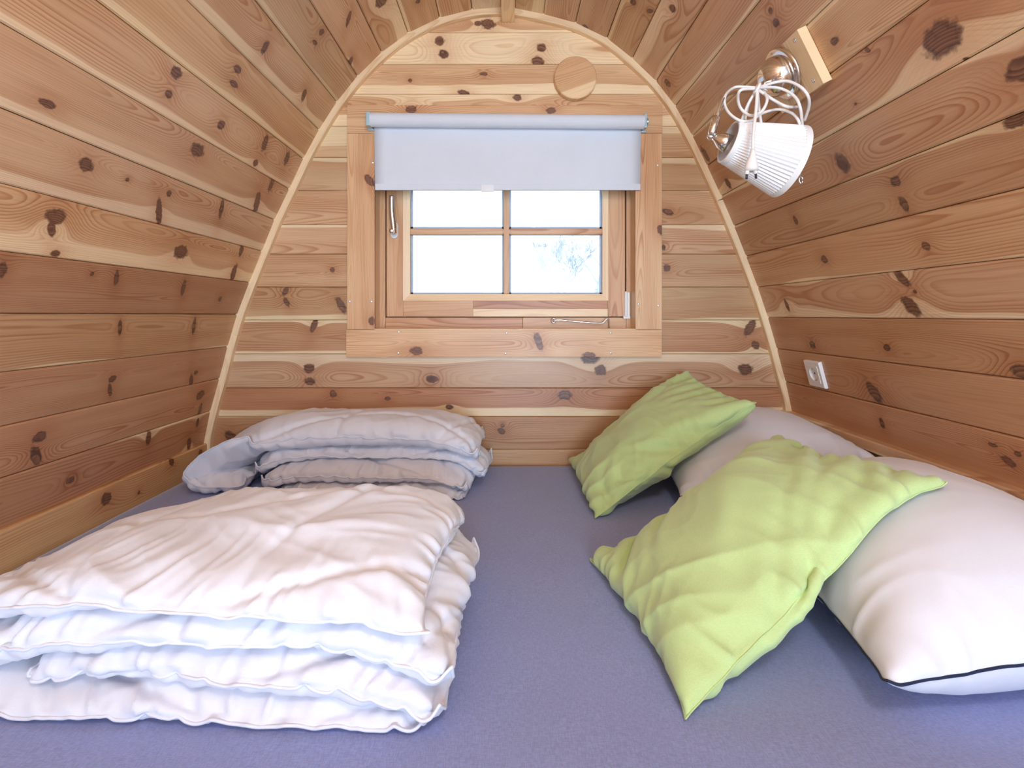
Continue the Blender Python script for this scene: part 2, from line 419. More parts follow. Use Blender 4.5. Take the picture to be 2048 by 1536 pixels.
# knots: pixel x, y, radius, stretch, angle (degrees; 90 = across the board)
KSIDE = [(172, 330, 13, 1.2, 20), (112, 433, 16, 1.2, 0), (103, 458, 9, 1.6, 60), (318, 425, 8, 3.2, 60), (443, 417, 6, 3.0, 70), (395, 300, 13, 1.3, 0),
         (338, 387, 6, 1, 0), (255, 359, 4, 1, 0), (96, 208, 8, 2, 0), (352, 145, 12, 1.1, 0), (338, 188, 8, 1, 0), (442, 250, 9, 1, 0), (475, 138, 7, 1.5, 0),
         (468, 168, 6, 2, 0), (530, 95, 8, 1.5, 80), (643, 64, 7, 1, 0), (630, 85, 4, 2, 0), (608, 190, 7, 1.6, 60), (574, 316, 8, 1.5, 70), (530, 286, 9, 1.5, 70),
         (511, 326, 7, 1, 0), (514, 405, 9, 2.2, 65), (543, 368, 7, 2, 80), (483, 500, 7, 1.6, 80), (467, 547, 8, 2.2, 80), (362, 504, 13, 1.4, 0), (111, 507, 7, 1.3, 0),
         (4, 540, 10, 1.4, 80), (184, 548, 4, 1, 0), (233, 556, 6, 2.2, 70), (367, 575, 6, 2.4, 75), (440, 598, 5, 1, 0), (240, 655, 5, 3.0, 70), (388, 652, 5, 3.0, 75),
         (225, 758, 7, 1.2, 0), (220, 780, 5, 2.5, 65), (392, 745, 4, 1.5, 0), (382, 765, 6, 2.6, 70), (79, 874, 11, 1.2, 0), (72, 912, 10, 2.2, 60), (297, 876, 7, 1.8, 80),
         (401, 790, 9, 1.3, 0), (400, 820, 5, 2.5, 85), (395, 845, 5, 1.5, 80), (378, 888, 6, 2.0, 75), (141, 960, 7, 1.3, 0),
         (762, 2, 13, 1.1, 0), (836, 3, 5, 1, 0), (700, 125, 6, 2, 40), (697, 38, 5, 3, 40), (1266, 4, 7, 1, 0), (1300, 22, 5, 1.6, 30), (1345, 17, 8, 1, 0), (1335, 166, 8, 1, 0),
         (1122, 45, 5, 1.4, 0), (1170, 55, 6, 1.4, 0), (1883, 79, 33, 1.15, 0), (2043, 137, 22, 1.3, 0), (2035, 240, 14, 1.8, 0), (1541, 21, 6, 1, 0), (1552, 45, 8, 1, 0),
         (1669, 82, 8, 1.2, 0), (1735, 100, 4, 1.5, 40), (1711, 208, 3, 1, 0), (1685, 326, 15, 1.2, 60), (1791, 363, 10, 1.1, 0), (1808, 408, 9, 1.7, 80), (1591, 441, 6, 1.4, 80),
         (1852, 492, 9, 1, 0), (1649, 519, 8, 1, 0), (1456, 367, 8, 1.3, 80), (1410, 308, 8, 1.8, 80), (1804, 557, 10, 2.0, 50), (1830, 583, 4, 1, 0), (1822, 613, 15, 1.4, 50),
         (1574, 611, 6, 1.8, 80), (1774, 695, 7, 1.2, 0), (1625, 690, 8, 1, 0), (1749, 786, 14, 1.5, 50), (2044, 744, 15, 1.2, 0), (1764, 846, 6, 1.6, 80), (2017, 923, 8, 1.6, 20),
         (2036, 908, 6, 1, 0), (1985, 890, 4, 2, 0), (1930, 120, 5, 1, 0)]
KBASE = [(213, 997, 12, 1.1, 0), (343, 924, 8, 1.3, 60), (401, 905, 8, 1.0, 0), (278, 985, 4, 1, 0)]
KBACK = [(879, 82, 9, 1.2, 0), (887, 108, 9, 1.1, 0), (976, 48, 10, 1.5, 0), (957, 47, 5, 1.5, 0), (1083, 95, 8, 1.2, 0), (1075, 123, 11, 1.1, 0), (820, 161, 4, 1, 0),
         (968, 148, 4, 2, 0), (928, 186, 6, 2, 20), (1035, 195, 7, 1.2, 0), (822, 218, 8, 1.6, 0), (1102, 220, 7, 1.5, 0), (665, 540, 5, 1, 0), (571, 582, 5, 2.2, 120),
         (573, 604, 5, 2, 60), (682, 610, 7, 2.6, 60), (628, 650, 6, 2.6, 110), (618, 737, 9, 1.2, 0), (620, 763, 8, 1.3, 0), (666, 788, 7, 1, 0), (864, 758, 8, 1.5, 0),
         (1201, 740, 10, 1.2, 0), (1180, 716, 11, 1.8, 0), (1130, 790, 9, 1.6, 0), (899, 814, 5, 1.6, 0), (1003, 862, 6, 1.3, 40), (1005, 851, 4, 1, 0), (462, 874, 9, 1.6, 40),
         (1491, 738, 11, 1.3, 0), (1511, 690, 7, 1.3, 40), (1500, 655, 9, 2.0, 120), (1334, 536, 7, 1, 0), (1336, 424, 6, 2.0, 20), (1327, 495, 4, 1.5, 90), (775, 797, 4, 1.6, 0)]

def side_knots(A, B):
    """knots that fall on the board between joints A and B -> (u, v, r, stretch, angle)"""
    a = A - np.array([0, CZ]); b = B - np.array([0, CZ]); out = []
    w = np.linalg.norm(b - a)
    for (px, py, r, st, an) in KSIDE:
        qd = np.array([px - CX, CY - py]) / F
        det = np.array([[qd[0], -(b - a)[0]], [qd[1], -(b - a)[1]]])
        if abs(np.linalg.det(det)) < 1e-9: continue
        Y, tt = np.linalg.solve(det, a)
        if Y > 0 and 0 <= tt <= 1 and Y < YB + .02:
            out.append((Y, tt * w, r * Y / F * 1.15, st * 1.15, math.radians(an)))
    return out

def long_board(name, A, B, y0, y1, mat, parent, th=TH, ch=0.0034, gap=0.0006):
    """a board along Y whose inner face runs from A to B (X, Z); inner side on the right of A->B"""
    A = np.array(A, float); B = np.array(B, float)
    w = np.linalg.norm(B - A); tdir = (B - A) / w
    nrm = np.array([tdir[1], -tdir[0]])
    sec = [(gap, -th), (gap, -ch), (gap + ch, 0), (w - gap - ch, 0), (w - gap, -ch), (w - gap, -th)]
    V, UV = [], []
    for y in (y0, y1):
        for s_, h in sec:
            p = A + tdir * s_ + nrm * h
            V.append((p[0], y, p[1])); UV.append((y, s_))
    n = len(sec)
    Fc = [(k, (k + 1) % n, n + (k + 1) % n, n + k) for k in range(n)] + [tuple(range(n)), tuple(range(2 * n - 1, n - 1, -1))]
    return mesh(name, V, Fc, mat, parent, uv=UV)

def shell(name, pts, parent=None):
    """outer sheathing behind a run of boards"""
    mb = MB()
    outp = []
    for k, p in enumerate(pts):
        a = pts[max(k - 1, 0)]; b = pts[min(k + 1, len(pts) - 1)]
        tdir = (b - a) / np.linalg.norm(b - a); nrm = np.array([tdir[1], -tdir[0]])
        outp.append((p - nrm * (TH + .001), p - nrm * (TH + .022)))
    n = len(outp)
    V = []
    for y in (Y0 - .04, YB + .10):
        for a, b in outp: V += [(a[0], y, a[1]), (b[0], y, b[1])]
    Fc = []
    for k in range(n - 1):
        i0 = 2 * k; m = 2 * n
        Fc += [(i0, i0 + 2, m + i0 + 2, m + i0), (i0 + 1, m + i0 + 1, m + i0 + 3, i0 + 3), (i0, i0 + 1, i0 + 3, i0 + 2), (m + i0, m + i0 + 2, m + i0 + 3, m + i0 + 1)]
    Fc += [(0, 2 * n, 2 * n + 1, 1), (2 * n - 2, 2 * n - 1, 4 * n - 1, 4 * n - 2)]
    o = mesh(name, V, Fc, M_FELT, parent)
    return props(o, kind='structure')

# board looks, from the bottom left joint over the ridge to the bottom right one: (red, heart, pith)
LOOK = {0: (.85, 1.2, .5), 1: (.75, 1.1, .3), 2: (.65, 1.1, .7), 3: (.5, .93, .75), 4: (.8, 1.2, .4), 5: (0, .62, .8), 6: (0, .70, .75), 7: (.05, .80, .85), 8: (.05, .85, .6),
        9: (0, .82, .9), 10: (.05, .85, .85), 11: (.05, .9, .8), 12: (.1, .92, .7), 13: (.1, .9, .3), 14: (.15, .9, .7), 15: (.1, .92, .8), 16: (.1, 1.0, .5)}
PL = [W2(*p) for p in JL]; PR = [W2(*p) for p in JR]
K = 10                                            # walls end and the ceiling begins at this joint
wl = shell('wall_left', [np.array([PL[0][0], 0.0])] + PL[:K + 1])
cl = shell('ceiling', PL[K:] + PR[:8])
wr = shell('wall_right', PR[7:] + [np.array([PR[-1][0], 0.0])])
for k in range(len(PL) - 1):
    w = np.linalg.norm(PL[k + 1] - PL[k]); red, ht, pi_ = LOOK[k]
    long_board('plank', PL[k], PL[k + 1], Y0, YB, pine(w, side_knots(PL[k], PL[k + 1]), red=red, heart=ht, pith=pi_), wl if k < K else cl)
for k in range(len(PR) - 1):
    w = np.linalg.norm(PR[k + 1] - PR[k])
    long_board('plank', PR[k], PR[k + 1], Y0, YB, pine(w, side_knots(PR[k], PR[k + 1]), red=(.15 if k < 8 else .45 if k < 13 else .8), heart=(.9 if k < 8 else .97)), cl if k < 7 else wr)
# boards either side of the ridge batten are closed by the batten itself
rb = MB(); zb = W2(1003, 45)[1]
x0, x1 = W2(1003, 0)[0], W2(1029, 0)[0]
rb.add(*(lambda s: (s.V, s.F, [(v[1], v[0] - x0) for v in s.V]))(MB().box((x0, Y0, zb), (x1, YB - .001, zb + .075), .002)))
rb.build('ridge_batten', pine(.046, red=0, heart=.3, tone=(1.05, 1.0, .92), depth=.05), cl)

# low boards along the mattress
bz = PL[0][1]; bx = PL[0][0]
o = long_board('baseboard_left', (bx + .012, 0.30), (bx + .012, bz + .004), Y0, YB,
               pine(.7, [(F * 0 + 0.0, 0, .0001, 1, 0)] and [(abs(bx + .012) / abs((px - CX) / F), CZ + (CY - py) / F * (abs(bx + .012) / abs((px - CX) / F)) - .30,
                                                         r * 1.5 / F, st, math.radians(an)) for (px, py, r, st, an) in KBASE], red=0, heart=.98, tone=(1.04, .98, .85), pith=.7), None, th=.03)
props(o, kind='structure')
rz = PR[-1][1]; rx = PR[-1][0]
o = long_board('baseboard_right', (rx - .006, rz + .0), (rx - .006, 0.30), Y0, YB, pine(.5, red=.3), None, th=.022)
props(o, kind='structure')
o = long_board('trim_2', (rx - .030, rz + .012), (rx - .030, rz - .020), Y0, YB, pine(.032, red=.2, heart=.95), None, th=.030)
props(o, kind='structure')

# ------------------------------------------------------------------ back wall with the window opening
BZ = [W2(0, y)[1] for y in (1000, 899, 833, 776, 708, 640, 574, 508, 449, 381, 315, 252, 188, 128, 65, 16)]
BZ[0] = 0.30
ox0, oz0 = W2(749, 659); ox1, oz1 = W2(1271, 266)      # opening in the wall
wb_o = MB()
def side_points(z0, z1, side, pad):
    zs = [z0] + sorted([p[1] for p in (PL if side < 0 else PR) if z0 < p[1] < z1]) + [z1]
    return [(arch_x(z, side) + side * pad, z) for z in zs]
def back_piece(poly, zbot, name, mat, parent, y0=YB, th=.020, ch=.0025):
    """flat board on the back wall; the horizontal edges are chamfered"""
    c = np.mean(poly, axis=0); n = len(poly)
    V, UV = [], []
    zs = [p[1] for p in poly]; zlo, zhi = min(zs), max(zs)
    for (yy, inset) in ((y0 + th, .0005), (y0 + ch, .0005), (y0, ch)):
        for (x, z) in poly:
            zz = z + inset if abs(z - zlo) < 1e-6 else z - inset if abs(z - zhi) < 1e-6 else z
            V.append((x, yy, zz)); UV.append((x, zz - zbot))
    Fc = [tuple(range(n)), tuple(range(3 * n - 1, 2 * n - 1, -1))]
    for L in range(2):
        Fc += [(L * n + k, L * n + (k + 1) % n, (L + 1) * n + (k + 1) % n, (L + 1) * n + k) for k in range(n)]
    return mesh(name, V, Fc, mat, parent, uv=UV)
# sheathing outside
def out_ring(pad):
    return [(arch_x(0.0, -1) - pad, 0.0)] + [(p[0] - pad * .7, p[1] + pad * .5) for p in PL] + [(p[0] + pad * .7, p[1] + pad * .5) for p in PR] + [(arch_x(0, 1) + pad, 0.0)]
ring = out_ring(.03)
hb = MB()
def clip_poly(ax, sign, val, poly):
    out = []
    for a, b in zip(poly, poly[1:] + poly[:1]):
        da, db = sign * (a[ax] - val), sign * (b[ax] - val)
        if da <= 0: out.append(a)
        if da * db < 0:
            s_ = da / (da - db); out.append((a[0] + s_ * (b[0] - a[0]), a[1] + s_ * (b[1] - a[1])))
    return out
left = clip_poly(0, 1, ox0, ring); right = clip_poly(0, -1, ox1, ring)
mid = clip_poly(0, -1, ox0, clip_poly(0, 1, ox1, ring))
for poly in (left, right, clip_poly(1, 1, oz0, mid), clip_poly(1, -1, oz1, mid)):
    hb.prism(poly, YB + .021, YB + .09)
wall_back = props(hb.build('wall_back', M_FELT), kind='structure')
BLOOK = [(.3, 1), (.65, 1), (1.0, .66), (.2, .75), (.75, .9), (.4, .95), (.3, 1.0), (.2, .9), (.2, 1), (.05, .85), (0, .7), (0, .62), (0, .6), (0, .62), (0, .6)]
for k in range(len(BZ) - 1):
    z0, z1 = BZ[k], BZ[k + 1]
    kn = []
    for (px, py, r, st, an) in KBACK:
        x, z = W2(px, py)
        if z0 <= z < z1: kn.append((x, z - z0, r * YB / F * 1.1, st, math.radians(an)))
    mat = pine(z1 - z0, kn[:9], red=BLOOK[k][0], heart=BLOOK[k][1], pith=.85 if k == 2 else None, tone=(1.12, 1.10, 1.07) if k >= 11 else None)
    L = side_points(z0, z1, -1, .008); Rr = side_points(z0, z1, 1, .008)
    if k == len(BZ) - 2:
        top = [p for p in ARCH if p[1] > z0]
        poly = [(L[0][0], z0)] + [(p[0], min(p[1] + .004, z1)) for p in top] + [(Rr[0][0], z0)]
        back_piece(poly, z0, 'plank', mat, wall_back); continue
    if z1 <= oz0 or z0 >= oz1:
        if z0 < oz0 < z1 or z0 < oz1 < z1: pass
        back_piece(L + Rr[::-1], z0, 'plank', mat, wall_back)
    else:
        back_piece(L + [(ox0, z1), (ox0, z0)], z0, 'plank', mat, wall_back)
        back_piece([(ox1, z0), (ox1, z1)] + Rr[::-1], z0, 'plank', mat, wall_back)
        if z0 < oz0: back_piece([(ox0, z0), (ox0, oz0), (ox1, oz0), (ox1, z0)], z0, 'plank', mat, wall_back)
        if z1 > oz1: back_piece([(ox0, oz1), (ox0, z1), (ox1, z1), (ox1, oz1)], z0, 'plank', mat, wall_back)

# bent strips in the corner between back wall and side boards, in four lengths
tr1 = props(empty('trim_1', (0, YB, CZ)), kind='structure')
def inset(path, d_):
    out = []
    for k, p in enumerate(path):
        a = path[max(k - 1, 0)]; b = path[min(k + 1, len(path) - 1)]
        tdir = (b - a) / np.linalg.norm(b - a)
        out.append(p + np.array([tdir[1], -tdir[0]]) * d_)
    return out
def strip(path):
    pth = [np.array(q) for q in spline(path, 4)]
    a = inset(pth, -.004); b = inset(pth, .0175); c = inset(pth, .0205)
    L = [0]
    for p, q in zip(pth, pth[1:]): L.append(L[-1] + np.linalg.norm(q - p))
    V, UV = [], []
    for k in range(len(pth)):
        for (p, y, s_) in ((a[k], YB, 0), (a[k], YB - .024, .02), (b[k], YB - .024, .04), (c[k], YB - .021, .045), (c[k], YB, .06)):
            V.append((p[0], y, p[1])); UV.append((L[k], s_))
    m = 5
    Fc = [(k * m + j, k * m + (j + 1) % m, (k + 1) * m + (j + 1) % m, (k + 1) * m + j) for k in range(len(pth) - 1) for j in range(m)]
    Fc += [tuple(range(m)), tuple((len(pth) - 1) * m + j for j in range(m))[::-1]]
    mesh('strip', V, Fc, pine(.06, red=0, heart=.3, tone=(1.05, 1.0, .97), spacing=.004, depth=.06, tilt=0.0, pith=.5), tr1, smooth=False, uv=UV)
lowL = np.array([PL[0][0] + .0, ZBED - .06]); lowR = np.array([PR[-1][0], ZBED - .06])
seamL = PL[3] * .6 + PL[4] * .4; seamR = PR[9] * .9 + PR[10] * .1
strip([lowL, PL[0], PL[1], PL[2], PL[3], seamL]); strip([seamL] + PL[4:])
strip(PR[:10] + [seamR]); strip([seamR] + PR[10:] + [lowR])

# ------------------------------------------------------------------ window
win = props(empty('window_1', ((ox0 + ox1) / 2, YB, oz0)), kind='structure')
def wboard(name, a, b, y0, y1, along, mat, parent, c=.0015):
    """board between pixels a and b (at depth y0) ; along = 'x' or 'z' is the grain"""
    p, q = P(a[0], a[1], y0), P(b[0], b[1], y0)
    mb = MB().box((p[0], y0, p[2]), (q[0], y1, q[2]), c)
    lo_ = np.minimum(p, q)
    mb.uv = [((v[0], v[2] - lo_[2] + .3 * (v[1] - y0)) if along == 'x' else (v[2], v[0] - lo_[0] + .3 * (v[1] - y0))) for v in mb.V]
    return mb.build(name, mat, parent)
YC = YB - .020
def wk(lst, x0px, y1px, along, Y):
    lo_ = P(x0px, y1px, Y); out = []
    for (px, py, r, st, an) in lst:
        p = P(px, py, Y)
        out.append(((p[0], p[2] - lo_[2]) if along == 'x' else (p[2], p[0] - lo_[0])) + (r * Y / F, st, math.radians(an)))
    return out
TC = (1.13, 1.07, 1.04)
def cpine(lst, x0px, y1px, along, w=.095, **kw):
    return pine(w, wk(lst, x0px, y1px, along, YC), tone=TC, red=0, heart=1.3, **kw)
wboard('casing', (694, 210), (1325, 266), YC, YB, 'x', cpine([(822, 219, 8, 1.6, 0), (1102, 221, 7, 1.5, 0)], 694, 266, 'x'), win)
wboard('casing', (694, 266.5), (749, 659), YC, YB, 'z', cpine([(739, 361, 8, 2.0, 40), (743, 642, 7, 1.3, 0)], 694, 659, 'z'), win)
wboard('casing', (1271, 266.5), (1324, 659), YC, YB, 'z', cpine([(1321, 460, 7, 1.6, 20)], 1271, 659, 'z'), win)
wboard('casing', (692, 659.5), (1324, 714), YC, YB, 'x', cpine([(833, 702, 9, 1.5, 0), (1077, 683, 8, 2.6, 70), (1178, 712, 9, 1.6, 0)], 692, 714, 'x'), win)
for (px, py) in ((797, 664), (796, 706), (1013, 666), (1011, 707), (1222, 666), (1222, 706), (699, 603), (742, 603), (1277, 608), (1317, 611), (1316, 330), (745, 325)):
    p = P(px, py, YC)
    MB().lathe((p[0], YC + .002, p[2]), (0, -1, 0), [(0, .0042), (.0026, .0042), (.0034, .003), (.0036, .0001)], 12).build('screw', M_SCREW, win, True)
# reveal lining
YF, YS = YB + .060, YB + .048             # faces of fixed frame and of sash
lin = [((ox0 - .004, YB - .018, oz0), (ox0 + .004, YB + .12, oz1)), ((ox1 - .004, YB - .018, oz0), (ox1 + .004, YB + .12, oz1)),
       ((ox0, YB - .018, oz0 - .004), (ox1, YB + .12, oz0 + .003)), ((ox0, YB - .018, oz1 - .003), (ox1, YB + .12, oz1 + .004))]
for a, b in lin:
    mb = MB().box(a, b)
    mb.uv = [(v[0] + v[2], v[1]) for v in mb.V]
    mb.build('reveal', pine(.12, red=.2, heart=1.4, tone=(.9, .85, .8)), win)
TF = (1.06, .98, .93)
fp = lambda red=None, heart=1.3: pine(.06, red=rng.uniform(.1, .45) if red is None else red, heart=heart, tone=TF, depth=.06, tilt=0.004)
YE = YB + .12
wboard('frame', (754, 262), (770.6, 657), YF, YE, 'z', fp(), win)
wboard('frame', (1252.6, 262), (1262.5, 657), YF, YE, 'z', fp(), win)
wboard('frame', (771, 635.2), (1045, 657), YF, YE, 'x', fp(.45), win)
wboard('frame', (1045.3, 635.2), (1252.2, 657), YF, YE, 'x', fp(.2), win)
wboard('frame', (771, 270), (1252.2, 288.5), YF, YE, 'x', fp(), win)
[wboard('rebate', a, b, YF + .034, YE - .001, al, fp(.3), win) for a, b, al in
    (((760, 270), (800, 650), 'z'), ((1222, 270), (1262, 650), 'z'), ((800, 610), (1222, 650), 'x'), ((800, 270), (1222, 315), 'x'))]
sash = empty('sash', P(1012, 633, YS), win)
wboard('stile', (773, 291), (806, 633), YS, YF + .03, 'z', fp(), sash)
wboard('stile', (1216, 291), (1250, 633), YS, YF + .03, 'z', fp(), sash)
wboard('rail', (806.3, 601), (946, 633), YS, YF + .03, 'x', fp(.2), sash, .0006)
wboard('rail', (946.1, 601), (1215.7, 617.5), YS, YF + .03, 'x', fp(.95), sash, .0006)
wboard('rail', (946.1, 617.6), (1215.7, 633), YS, YF + .03, 'x', fp(0, .4), sash, .0006)
wboard('rail', (806.3, 291), (1215.7, 323), YS, YF + .03, 'x', fp(), sash)
# glazing beads: sloped frames towards the glass
YG = YS + .026
def bead(a, b, flip):
    """mitred bead given outer rectangle edge and inner one"""
ob = (806, 323, 1216.5, 601.5); ib = (820, 337, 1205, 588)
oc = [(ob[0], ob[1]), (ob[2], ob[1]), (ob[2], ob[3]), (ob[0], ob[3])]; ic = [(ib[0], ib[1]), (ib[2], ib[1]), (ib[2], ib[3]), (ib[0], ib[3])]
for k in range(4):
    a, b = oc[k], oc[(k + 1) % 4]; c, e = ic[(k + 1) % 4], ic[k]
    f = [P(*q, YS - .003) for q in (a, b)] + [P(*q, YS + .001) for q in (c, e)]
    g = [np.array([q[0], YG + .006, q[2]]) for q in f]
    mb = MB().add(f + g, [(0, 1, 2, 3), (4, 7, 6, 5), (0, 4, 5, 1), (1, 5, 6, 2), (2, 6, 7, 3), (3, 7, 4, 0)])
    mb.uv = [((v[0], v[2]) if k % 2 == 0 else (v[2], v[0])) for v in mb.V]
    mb.build('glazing_bead', fp(), sash)
# bars, gasket and the four panes
for (a, b, al) in (((1007, 337), (1019, 588), 'z'), ((820, 457), (1006.8, 469), 'x'), ((1019.2, 457), (1205, 469), 'x')):
    wboard('glazing_bar', a, b, YS + .004, YG + .006, al, fp(), sash, .003)
for (xa, xb) in ((818, 1009), (1017, 1207)):
    for (ya, yb) in ((335, 459), (467, 590)):
        p, q = P(xa, ya, YG), P(xb, yb, YG)
        MB().box((p[0], YG + .002, p[2]), (q[0], YG + .006, q[2])).build('pane', M_GLASS, sash)
        mb = MB()
        for (u0, v0, u1, v1) in ((xa, ya, xb, ya + 4), (xa, yb - 5, xb, yb), (xa, ya, xa + (8 if xa < 900 else 5), yb), (xb - (8 if xb > 1100 else 5), ya, xb, yb)):
            p, q = P(u0, v0, YG), P(u1, v1, YG)
            mb.box((p[0], YG - .0015, p[2]), (q[0], YG + .0018, q[2]))
        mb.build('gasket', M_GASKET, sash)
# espagnolette handle on the left stile
hd = MB()
c0, c1 = P(789.5, 452, YS), P(789.5, 470, YS); rr = .0130
cap = [(c0[0] + rr * math.cos(a), c0[2] + rr * math.sin(a)) for a in np.linspace(0, math.pi, 9)] + [(c1[0] + rr * math.cos(a), c1[2] + rr * math.sin(a)) for a in np.linspace(math.pi, 2 * math.pi, 9)]
hd.prism(cap, YS - .008, YS + .001)
hd2 = MB()
p = P(788, 465, YS)
hd2.lathe((p[0], YS - .006, p[2]), (0, -1, 0), [(0, .009), (.018, .009), (.03, .010), (.036, .0085), (.038, .004)], 20)
hd2.tube(spline([P(788, 466, YS - .03), P(787, 452, YS - .036), P(784.5, 430, YS - .038), P(783.5, 410, YS - .038), P(783.5, 392, YS - .037)], 6),
         [.0105 - .0015 * (k / 24) for k in range(25)], 14)
hb_ = hd.build('handle_rosette', M_WHITE, sash, False)
hd2.build('handle', M_CHROME, sash, True)
# hinge in the lower right corner, stay hook on the bottom frame
hg = MB()
hg.lathe(P(1252, 634, YF - .014), (0, 0, 1), [(0, .004), (.004, .0062), (.018, .0062), (.020, .005), (.022, .0058), (.088, .0058), (.092, .003)], 14)
hg.box(P(1247, 632, YF - .016), P(1258, 637, YF + .002)); hg.box(P(1249, 632, YF - .012), P(1257.5, 585, YF + .002))
hg.build('hinge', M_WHITE, win, False)
sh = MB()
sh.tube(spline([P(1108, 641, YF - .014), P(1120, 640, YF - .016), P(1150, 643, YF - .016), P(1190, 646, YF - .018), P(1205, 646, YF - .018), P(1211, 640, YF - .02), P(1216, 637, YF - .02),
                P(1218.5, 643, YF - .018), P(1218.5, 655, YF - .014)], 5), .0026, 8)
e0 = P(1107, 641, YF - .014)
sh.tube([e0 + .007 * np.array([math.cos(a), .3 * math.sin(a), math.sin(a)]) for a in np.linspace(0, 2 * math.pi, 17)], .0024, 8)
sh.tube([e0 + np.array([-.001, 0, -.006]), e0 + np.array([-.001, .02, -.007])], .0035, 8)
sh.build('stay_hook', M_STEEL, win, True)

# ------------------------------------------------------------------ floor, wall behind the camera, ground outside
o = MB().box((-1.3, Y0 - .05, -.03), (1.3, YB + .09, 0.0)).build('floor', pine(2.6, red=.2)); props(o, kind='structure')
fr_ = MB()
ring2 = [(arch_x(0, -1), 0.0)] + [tuple(p) for p in PL + PR] + [(arch_x(0, 1), 0.0)]
lf = clip_poly(0, 1, DOOR[0], ring2); rt = clip_poly(0, -1, DOOR[1], ring2)
md = clip_poly(1, -1, DOOR[3], clip_poly(0, -1, DOOR[0], clip_poly(0, 1, DOOR[1], ring2)))
for poly in (lf, rt, md): fr_.prism(poly, Y0 - .04, Y0)
props(fr_.build('wall_front', pine(1.0, red=.2)), kind='structure')
o = MB().box((-60, -60, -.6), (60, 60, -.4)).build('ground', M_GROUND); props(o, kind='structure')

# ------------------------------------------------------------------ bare trees outside, their wash of glare put into the bark colour
def bare_tree(loc, h, seed, label):
    r = random.Random(seed); mb = MB()
    def grow(p, d_, ln, rad, depth):
        pts = [p]; q = np.array(p, float); dd_ = np.array(d_, float)
        for _k in range(3):
            dd_ = dd_ + np.array([r.uniform(-.16, .16), r.uniform(-.16, .16), r.uniform(-.02, .12)]); dd_ /= np.linalg.norm(dd_)
            q = q + dd_ * ln / 3; pts.append(q.copy())
        mb.tube(pts, [max(.02, rad * (1 - .13 * k)) for k in range(4)], 5 if depth > 1 else 4, False)
        if depth == 0: return
        for _k in range(r.choice((3, 3, 4))):
            a = r.uniform(0, 2 * math.pi); sp = r.uniform(.35, .8)
            nd = dd_ + sp * np.array([math.cos(a), math.sin(a), r.uniform(-.1, .5)]); nd /= np.linalg.norm(nd)
            grow(pts[r.choice((2, 3, 3))], nd, ln * r.uniform(.58, .8), rad * .55, depth - 1)
    grow(np.array(loc, float), (0, 0, 1), h * .3, h * .02, 5)
    o = mb.build('bare_tree', M_BARK); props(o, label, 'tree', 'bare trees outside the window')
bare_tree((2.75, 24, -.4), 6.4, 3, 'leafless tree outside seen through the lower right pane beside the middle bar')
bare_tree((5.9, 34, -.4), 10.5, 11, 'taller leafless tree outside at the outer edge of the lower right pane')

# ------------------------------------------------------------------ bed
bed = props(empty('bed', (0, 1.0, 0)), 'wide built-in bed with a blue grey fitted sheet filling the end of the cabin', 'bed')
bx0, bx1, by0, by1 = bx + .013, rx - .008, 0.18, YB - .002
MB().box((bx0, by0, 0.0), (bx1, by1, 0.40), .004).build('bed_base', pine(.5, red=.2), bed)
MB().box((bx0 + .012, by0 + .01, 0.401), (bx1 - .012, by1 - .01, ZBED - .012), .03).build('mattress', M_PILLOW, bed)
nx, ny = 110, 90
gx = np.linspace(bx0, bx1, nx); gy = np.linspace(by0, by1, ny)
GX, GY = np.meshgrid(gx, gy, indexing='ij')
edge = np.minimum(np.minimum(GX - bx0, bx1 - GX), np.minimum(GY - by0, by1 - GY))
GZ = ZBED - .028 * np.clip(1 - edge / .035, 0, 1) ** 2 + .0012 * np.sin(GX * 9 + 1.3 * np.sin(GY * 4)) * np.sin(GY * 7 + GX * 3) - .001
V = np.stack([GX, GY, GZ], -1).reshape(-1, 3)
idx = lambda a, b: a * ny + b
Fc = [(idx(a, b), idx(a + 1, b), idx(a + 1, b + 1), idx(a, b + 1)) for a in range(nx - 1) for b in range(ny - 1)]
per = [idx(a, 0) for a in range(nx)] + [idx(nx - 1, b) for b in range(1, ny)] + [idx(a, ny - 1) for a in range(nx - 2, -1, -1)] + [idx(0, b) for b in range(ny - 2, 0, -1)]
base = len(V); V = np.vstack([V, [(V[k][0], V[k][1], .42) for k in per]])
m_ = len(per)
Fc += [(per[k], per[(k + 1) % m_], base + (k + 1) % m_, base + k) for k in range(m_)]
mesh('fitted_sheet', V, Fc, M_SHEET, bed, smooth=True)

